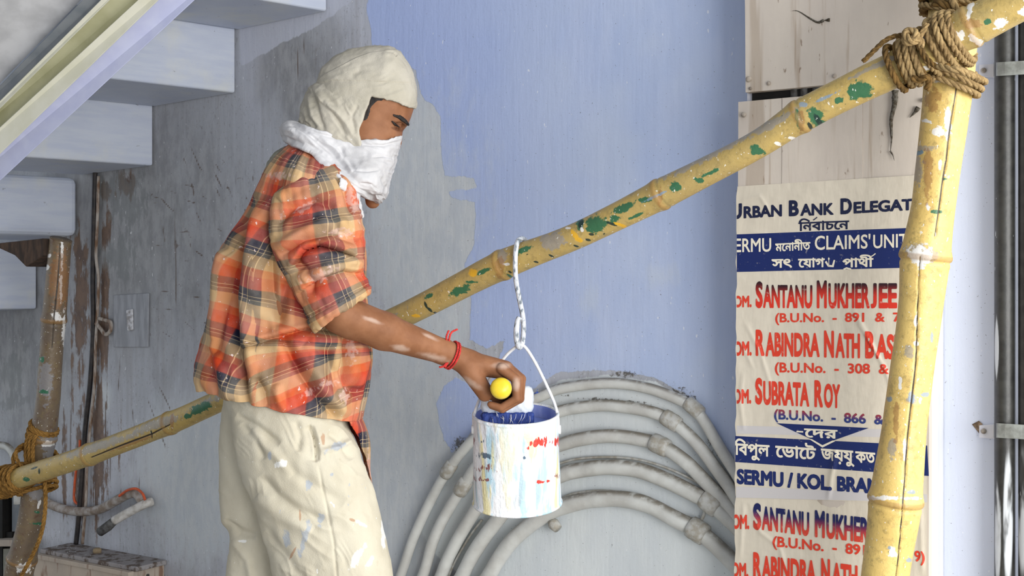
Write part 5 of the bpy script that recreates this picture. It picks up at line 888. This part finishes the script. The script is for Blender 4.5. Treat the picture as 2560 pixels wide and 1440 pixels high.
V, Fc, K, th = loft(TK, n, seg); u = (np.tile(th, n)); v_ = np.repeat(np.linspace(0, 1, n), seg)
N = normals(V, Fc); N = N if (N * (V - V.mean(0))).sum() > 0 else -N
X_, Y_ = V[:, 0].copy(), V[:, 1].copy()
V = V + N * (5 * vnoise(u * 6, v_ * 3, 2) + 3.0 * vnoise(u * 14, v_ * 7, 5))[:, None] * sstep(0, .2, v_)[:, None]
TF = [([(640, 490), (612, 560), (596, 640), (588, 735), (592, 848), (604, 920), (610, 980)], 15, -17, 'v'), ([(655, 500), (640, 570), (625, 660), (612, 740), (612, 850), (622, 930)], 18, 13, 'v'), ([(690, 500), (682, 580), (676, 660), (682, 740), (702, 800)], 15, -16, 'v'), ([(655, 640), (645, 720), (650, 800)], 20, 9, 'v'),
      ([(596, 872), (640, 852), (700, 836), (780, 815), (850, 825)], 11, -18, 's'), ([(610, 885), (680, 866), (760, 846), (860, 850)], 20, 12, 'v'), ([(700, 830), (735, 900), (765, 950), (800, 1000), (850, 1050)], 13, -12, 'v'), ([(730, 840), (770, 920), (820, 990), (870, 1040)], 16, 9, 'v'), ([(590, 890), (602, 940), (612, 985), (620, 1020)], 10, -14, 'v'), ([(640, 940), (660, 985), (668, 1025)], 11, -12, 'v'), ([(690, 960), (700, 1000), (712, 1030)], 11, 8, 'v'), ([(560, 620), (548, 690), (545, 760), (530, 850)], 14, 8, 'v'), ([(577, 600), (570, 700), (556, 800), (540, 900)], 10, -7, 'v'),
      ([(862, 830), (872, 880), (862, 930), (880, 990)], 13, -14, 'v'), ([(895, 850), (905, 900), (890, 970)], 12, 10, 'v'), ([(820, 860), (835, 930), (850, 980)], 12, -9, 'v'), ([(720, 700), (705, 760), (700, 820)], 15, -14, 'v'), ([(540, 880), (560, 950), (575, 1000)], 10, 7, 'v'), ([(520, 870), (530, 940), (540, 990)], 9, -7, 'v'), ([(760, 860), (790, 900), (800, 960)], 14, 8, 'v')]
V = V + N * (3.5 * wrinkle(V, 78, 150, 30, 3))[:, None]
V = folds(V, N, [(a_, b_, c_ * 2.0, d_) for a_, b_, c_, d_ in TF])
U = np.tile(th, n) * 185 / KP * 1.0
Kx = .42 * np.clip(X_ - 480, 0, 150) + .28 * np.clip(X_ - 630, 0, 400); bl = sstep(835, 900, Y_) * sstep(590, 640, X_); Kx2 = .42 * np.clip(X_ - 480, 0, 120) - .38 * np.clip(X_ - 600, 0, 400)
Vv = (Y_ - (Kx * (1 - bl) + Kx2 * bl)) / KP; U = U + (Y_ - 600) / KP * .10 * (X_ < 640)
# tail: extend hem at the front downwards
last = V[-seg:]; tl = np.exp(-((np.mod(th + PI, 2 * PI) - PI - .12) / .42) ** 2); tl = np.where(tl < .06, 0, tl); rows = []; m = 46
for i in range(1, m + 1):
    t = i / m; q = last.copy(); q[:, 1] += 168 * t * tl; q[:, 0] += (34 * t + 8 * math.sin(t * 5)) * tl; q[:, 2] += -14 * t * tl; rows.append(q)
V = np.vstack([V] + rows); U = np.r_[U, np.tile(U[-seg:], m)]; Vv = np.r_[Vv, np.concatenate([Vv[n * seg - seg:n * seg] + (i / m) * 168 * tl / KP for i in range(1, m + 1)])]
Fx = [(i * seg + j, i * seg + (j + 1) % seg, (i + 1) * seg + (j + 1) % seg, (i + 1) * seg + j) for i in range(n - 1, n + m - 1) for j in range(seg) if tl[j] > 0 or tl[(j + 1) % seg] > 0]
pt = blob_attr(V[:, 0], V[:, 1], [(775, 980, 34, 14, -25), (820, 960, 30, 12), (925, 1170, 20, 60), (880, 870, 20, 50), (860, 990, 20, 30), (700, 440, 40, 14), (905, 560, 12, 60)])
o = shirt = mesh_obj('shirt', toworld(V), np.vstack([Fc, np.array(Fx)]), M_plaid, uv=np.c_[U, Vv], attrs=dict(paint=pt)); keep(o, man); md = o.modifiers.new('cloth', 'SOLIDIFY'); md.thickness = .0018; md.offset = -1
# sleeve
SK = [(712, 428, 812, 398, -40, 26), (694, 462, 850, 424, -68, 50), (684, 508, 880, 462, -84, 66), (681, 560, 894, 520, -94, 74), (684, 610, 904, 578, -104, 78), (698, 658, 908, 622, -112, 76), (722, 700, 903, 658, -118, 72), (744, 738, 906, 684, -122, 68), (764, 778, 914, 706, -125, 64), (778, 806, 918, 722, -126, 60), (786, 822, 916, 730, -127, 56), (792, 822, 908, 734, -127, 50), (792, 806, 898, 720, -127, 46), (786, 780, 890, 700, -126, 46)]
n2, seg2 = 230, 260
V, Fc, K, th2 = loft(SK, n2, seg2, sag=False, tw=2.0); N = normals(V, Fc); cen = np.c_[(K[:, 0] + K[:, 2]) / 2, (K[:, 1] + K[:, 3]) / 2, K[:, 4]].repeat(seg2, 0); N = N if (N * (V - cen)).sum() > 0 else -N
u2 = np.tile(th2, n2); t2 = np.repeat(np.linspace(0, 1, n2), seg2); V = V + N * ((4 * vnoise(u2 * 3, t2 * 9, 8) + 2.5 * vnoise(u2 * 7, t2 * 20, 12)) * sstep(0, .1, t2) * sstep(.98, .85, t2))[:, None]
SF = [([(722, 672), (757, 622), (799, 608), (840, 617), (895, 642)], 9, -20, 's'), ([(693, 622), (745, 590), (800, 560), (870, 555)], 13, 10, 'v'), ([(700, 640), (760, 600), (830, 585), (900, 612)], 8, -9, 'v'), ([(745, 650), (800, 632), (860, 640), (905, 668)], 12, 10, 'v'), ([(690, 560), (730, 520), (790, 500), (840, 520)], 12, -10, 'v'), ([(700, 500), (720, 480), (770, 450)], 12, 7, 'v'), ([(820, 540), (850, 575), (900, 600)], 10, -8, 'v'), ([(722, 690), (760, 668), (780, 700), (775, 740)], 10, -9, 'v'), ([(740, 735), (800, 692), (860, 672), (905, 680)], 7, -9, 's'), ([(755, 700), (820, 665), (880, 660)], 10, 7, 'v'), ([(690, 480), (686, 540), (684, 600), (700, 650)], 9, 6, 'v'), ([(840, 430), (865, 480), (880, 540)], 9, -7, 'v')]
V = V + N * (3.0 * wrinkle(V, -28, 90, 22, 4) * sstep(0, .1, t2))[:, None]
V = folds(V, N, [(a_, b_, c_ * 1.8, d_) for a_, b_, c_, d_ in SF]); rim = sstep(.66, .68, t2) * sstep(.82, .80, t2); V = V + N * (6 * rim)[:, None]
pt = blob_attr(V[:, 0], V[:, 1], [(705, 545, 8, 14), (800, 690, 60, 20, -20), (880, 500, 20, 60, -20), (850, 580, 40, 16), (760, 520, 40, 14, -30)])
ll = np.cumsum(np.r_[0, np.linalg.norm(np.diff(cen[::seg2], axis=0), axis=1)])[:, None].repeat(seg2, 1).ravel()
o = mesh_obj('sleeve', toworld(V), Fc, M_plaid, uv=np.c_[(u2 * 88 + 20) / KP, (ll + 12) / KP * 1.15], attrs=dict(paint=pt)); keep(o, man); md = o.modifiers.new('cloth', 'SOLIDIFY'); md.thickness = .0018; md.offset = -1
# placket edge with buttons
pl = np.array([(868, 478, -64), (884, 506, -62), (897, 540, -58), (907, 580, -50), (914, 640, -40)], float)
for bx_, by_, bz_ in ((872, 487, -86), (884, 512, -84)): c0 = Vector(toworld([[bx_, by_, bz_]])[0].tolist()); keep(tube('button', [c0, c0 + Vector((.0008, -.002, 0))], .0032, simple('pale_button', srgb(220, 205, 180), srgb(200, 180, 160)), seg=12), shirt)
# trousers ------------------------------------------------------------------
kt = NT('paint_flecked_khaki_cotton', .85, .15); t1 = kt.noise((16, 16, 10), 4); t2_ = kt.noise((420, 420, 420), 1, seed=2); t3 = kt.noise((60, 60, 40), 4, seed=3); t4 = kt.noise((110, 110, 60), 2, seed=5); t5 = kt.noise((110, 110, 60), 2, seed=12); t6 = kt.noise((70, 70, 50), 3, seed=14)
c = kt.mix(kt.step(t1, .3, .7), srgb(190, 182, 162), srgb(202, 195, 176)); c = kt.mix(kt.step(t3, .6, .75, 0, .35), c, srgb(176, 166, 144)); c = kt.mix(kt.step(t4, .72, .76, 0, .7), c, srgb(238, 238, 236)); c = kt.mix(kt.step(t5, .73, .76, 0, .45), c, srgb(150, 166, 190)); c = kt.mix(kt.step(t6, .75, .78, 0, .5), c, srgb(196, 206, 214))
c = kt.mix(kt.step(kt.math('ADD', kt.attr('rust'), kt.math('MULTIPLY', kt.math('SUBTRACT', t3, .5), 2)), .2, .5, 0, .8), c, srgb(176, 140, 112)); c = kt.mix(kt.step(kt.math('ADD', kt.attr('white'), kt.math('MULTIPLY', kt.math('SUBTRACT', t3, .5), 2.4)), .2, .5, 0, .8), c, srgb(238, 238, 236)); c = kt.mix(kt.step(kt.math('ADD', kt.attr('blue'), kt.math('MULTIPLY', kt.math('SUBTRACT', t3, .5), 2.6)), .3, .6, 0, .6), c, srgb(150, 164, 184)); kt.col(c).bump(kt.math('ADD', t2_, t3), .25, .002); M_tr = kt.m
def taper(X, Y, Z, rows, zs):
    """leg as stacked ellipses: rows of y, x left, x right, w centre, w half"""
    r = np.array(rows, float); y = Y[0, :, 0] if Y.ndim == 3 else Y; k = catmull(r, 10); xl, xr, wc, wh = [np.interp(y, k[:, 0], k[:, i])[None, :, None] for i in (1, 2, 3, 4)]
    cx, rx = (xl + xr) / 2, (xr - xl) / 2; q = np.sqrt(((X - cx) / rx) ** 2 + ((Z - wc) / wh) ** 2); return (q - 1) * np.minimum(rx, wh)
def trousers(X, Y, Z):
    Yb = Y + 0 * X
    near = taper(X, Y, Z, [(1000, 566, 858, 30, 118), (1060, 574, 872, 14, 116), (1130, 586, 900, -2, 112), (1200, 608, 926, -10, 108), (1280, 640, 948, -14, 106), (1360, 664, 966, -16, 104), (1440, 682, 982, -18, 110), (1600, 716, 992, -20, 104), (1800, 734, 976, -20, 98), (2000, 738, 950, -20, 92), (2230, 736, 930, -20, 88)], 1)
    far = taper(X, Y, Z, [(1000, 560, 850, 100, 108), (1060, 552, 862, 122, 104), (1130, 547, 866, 140, 94), (1220, 549, 850, 152, 88), (1300, 553, 830, 158, 84), (1340, 572, 810, 160, 82), (1440, 563, 790, 160, 80), (1600, 550, 770, 140, 100), (1800, 525, 735, 140, 94), (2000, 496, 698, 140, 90), (2230, 470, 665, 140, 86)], 1)
    f = smin(near, far, 5 + 14 * sstep(1150, 1040, Yb)); return smax(f, smax(1004 + (X - 700) * .12 - Y, Y - 2232, 2) + 0 * Z, 4)
V, Fc = bands(trousers, (455, 995, -150), (1010, 2245, 270), 5.0); V = relax(V, Fc, 2); V, Fc = subdiv(V, Fc); N = normals(V, Fc); 
if (N[:, [0, 2]] * (V - V.mean(0))[:, [0, 2]]).sum() < 0: Fc = Fc[:, ::-1]; N = -N
V = V + N * (3 * vnoise(V[:, 0] / 60, V[:, 1] / 90, V[:, 2] / 60) + 1.6 * vnoise(V[:, 0] / 24, V[:, 1] / 40, V[:, 2] / 24))[:, None]
PF = [([(776, 1060), (788, 1090), (793, 1125), (792, 1156)], 5, -11, 's'), ([(590, 1040), (640, 1065), (700, 1110)], 9, -6, 'v'), ([(620, 1080), (680, 1130), (730, 1190)], 12, 5, 'v'), ([(600, 1060), (640, 1100), (660, 1150)], 9, -5, 'v'), ([(650, 1190), (690, 1240), (750, 1280), (830, 1310)], 13, -7, 'v'), ([(640, 1240), (700, 1290), (780, 1330)], 16, 6, 'v'), ([(700, 1160), (780, 1210), (860, 1260)], 16, -5, 'v'), ([(820, 1080), (850, 1100), (880, 1150)], 10, -5, 'v'), ([(800, 1130), (850, 1118), (880, 1100)], 7, 4, 'v'), ([(660, 1330), (720, 1400), (760, 1460)], 14, -5, 'v'), ([(560, 1300), (600, 1330), (640, 1340)], 10, -6, 'v'), ([(580, 1350), (620, 1400), (630, 1460)], 10, 5, 'v'), ([(740, 1050), (750, 1090), (745, 1130)], 9, -4, 'v'), ([(796, 1160), (806, 1210), (820, 1280), (834, 1350), (842, 1440), (845, 1560)], 3.4, -2.2, 'v')]
V = V + N * (2.2 * wrinkle(V, 35, 120, 26, 3) + 1.2 * wrinkle(V, 60, 70, 14, 5))[:, None]
V = folds(V, N, [(a_, b_, c_ * 1.7, d_) for a_, b_, c_, d_ in PF] + [([(779, 1062), (790, 1092), (795, 1125), (795, 1154)], 3.6, -14, 'v'), ([(776, 1070), (784, 1100), (788, 1150)], 7, 6, 'v')])
A = dict(rust=blob_attr(V[:, 0], V[:, 1], [(728, 1390, 4, 40, 28), (750, 1290, 4, 18), (808, 1100, 7, 18), (880, 1300, 10, 5, 20), (590, 1372, 2, 2)]), white=blob_attr(V[:, 0], V[:, 1], [(895, 1390, 14, 50, 35), (905, 1310, 20, 8, 30), (960, 1330, 8, 60), (605, 1353, 14, 5), (700, 1160, 20, 14), (925, 1405, 10, 30, 30)]), blue=blob_attr(V[:, 0], V[:, 1], [(770, 1215, 14, 26, -10), (830, 1185, 8, 10), (760, 1350, 16, 60, 20), (675, 1140, 6, 14), (720, 1350, 14, 40), (845, 1115, 40, 14, -20), (800, 1300, 20, 20)]))
o = mesh_obj('trousers', toworld(V), Fc, M_tr, attrs=A); keep(o, man)
q = catmull([(777, 1062), (789, 1092), (794, 1126), (793, 1154)], 10); 
# thread bracelet on the wrist
M_red = simple('red_cotton_thread', srgb(206, 62, 56), srgb(178, 44, 44), (120, 120, 120), .8, .4)
ax = Vector((60, 28, 26)).normalized(); c0 = np.array((1128, 887, -3.0)); s_ = np.cross(np.array(ax), [0, 0, 1.0]); s_ /= np.linalg.norm(s_); b_ = np.cross(np.array(ax), s_)
for k_, dl in enumerate((-3, 4)):
    ring = [c0 + np.array(ax) * (dl + 3 * math.sin(t * .5)) + (s_ * math.cos(t) + b_ * math.sin(t)) * 35 for t in np.linspace(0, 2 * PI, 25)]
    v, f = rope_arrays(toworld(np.array(ring)), .0020); brc = keep(mesh_obj('thread_bracelet', v, f, M_red), man)
for pts in ([(1122, 858, -22), (1124, 842, -26), (1130, 830, -24), (1144, 823, -20)], [(1118, 858, -24), (1116, 842, -28), (1122, 826, -26)], [(1116, 908, -30), (1108, 916, -32), (1098, 918, -30)], [(1120, 906, -30), (1112, 918, -28)]):
    v, f = rope_arrays(toworld(np.array(pts)), .0019); keep(mesh_obj('bracelet_end', v, f, M_red), brc)

# ------------------------------------------------------------------ brush held in the hand
br = empty('paint_brush', toworld([[1262, 980, 40]])[0].tolist(), 'wide paint brush in the hand over the can, yellow handle end, blue wet bristles', 'brush')
M_hand = simple('black_brush_handle', srgb(44, 42, 44), srgb(64, 58, 54), (40, 40, 40), .35, .1, .5); M_yel = simple('yellow_handle_tip', srgb(226, 196, 40), srgb(234, 208, 70), (30, 30, 30), .35, .08, .5)
M_block = simple('paint_smeared_block', srgb(226, 232, 240), srgb(196, 204, 214), (60, 60, 20), .5, .5); M_brist = simple('paint_loaded_bristles', srgb(38, 56, 120), srgb(52, 74, 146), (260, 260, 12), .6, .9)
hp_ = toworld(catmull([(1252, 970, -62), (1253, 972, -30), (1256, 977, 10), (1262, 984, 50), (1268, 990, 84)], 8)); rr = np.interp(np.linspace(0, 1, len(hp_)), [0, .12, .3, .55, .8, 1], [21, 25, 22, 17, 15, 18]) / KP
keep(tube('handle', hp_, rr, M_hand, seg=28), br)
ep = toworld(np.array([(1251.5, 969, -74), (1251.6, 969.2, -73), (1251.8, 969.6, -69), (1252, 970, -64), (1252.3, 970.5, -56), (1252.8, 971.3, -44)])); keep(tube('handle_tip', ep, np.array([5, 13, 21, 24.5, 26.5, 26.8]) / KP, M_yel, seg=32), br)
def rbox(X, Y, Z, c, h, r): q = [np.abs(a - b) - (d - r) for a, b, d in zip((X, Y, Z), c, h)]; return np.sqrt(sum(np.maximum(k, 0) ** 2 for k in q)) + np.minimum(np.maximum(np.maximum(q[0], q[1]), q[2]), 0) - r
blob('block', lambda X, Y, Z: rbox(X, Y, Z, (1268, 1000, 106), (66, 36, 27), 20), (1190, 955, 70), (1345, 1045, 145), 3, M_block, br, it=1, noise=1.2, nscale=8)
blob('bristles', lambda X, Y, Z: rbox(X, Y, Z, (1269, 1072, 106), (66 - (Y - 1035) * .06, 42, 25), 8), (1190, 1024, 70), (1345, 1122, 145), 3, M_brist, br, it=1, noise=2.0, nscale=6)
for a in range(26):
    x0 = random.uniform(1215, 1330); p0 = np.array((x0, 1032 + random.uniform(-4, 14), 79)); p1 = p0 + np.array((random.uniform(-10, 10), random.uniform(8, 26), random.uniform(-6, 0)))
    if a % 6 == 0: p0 = np.array((1334, 985, 100)); p1 = p0 + np.array((random.uniform(8, 16), random.uniform(-14, -4), 0))
    v, f = tube_arrays(toworld(np.array([p0, (p0 + p1) / 2 + [2, 0, -2], p1])), .0004, 5); keep(mesh_obj('loose_bristle', v, f, M_wirew if a % 2 else M_brist), br)
print('verts', sum(len(m.vertices) for m in bpy.data.meshes))
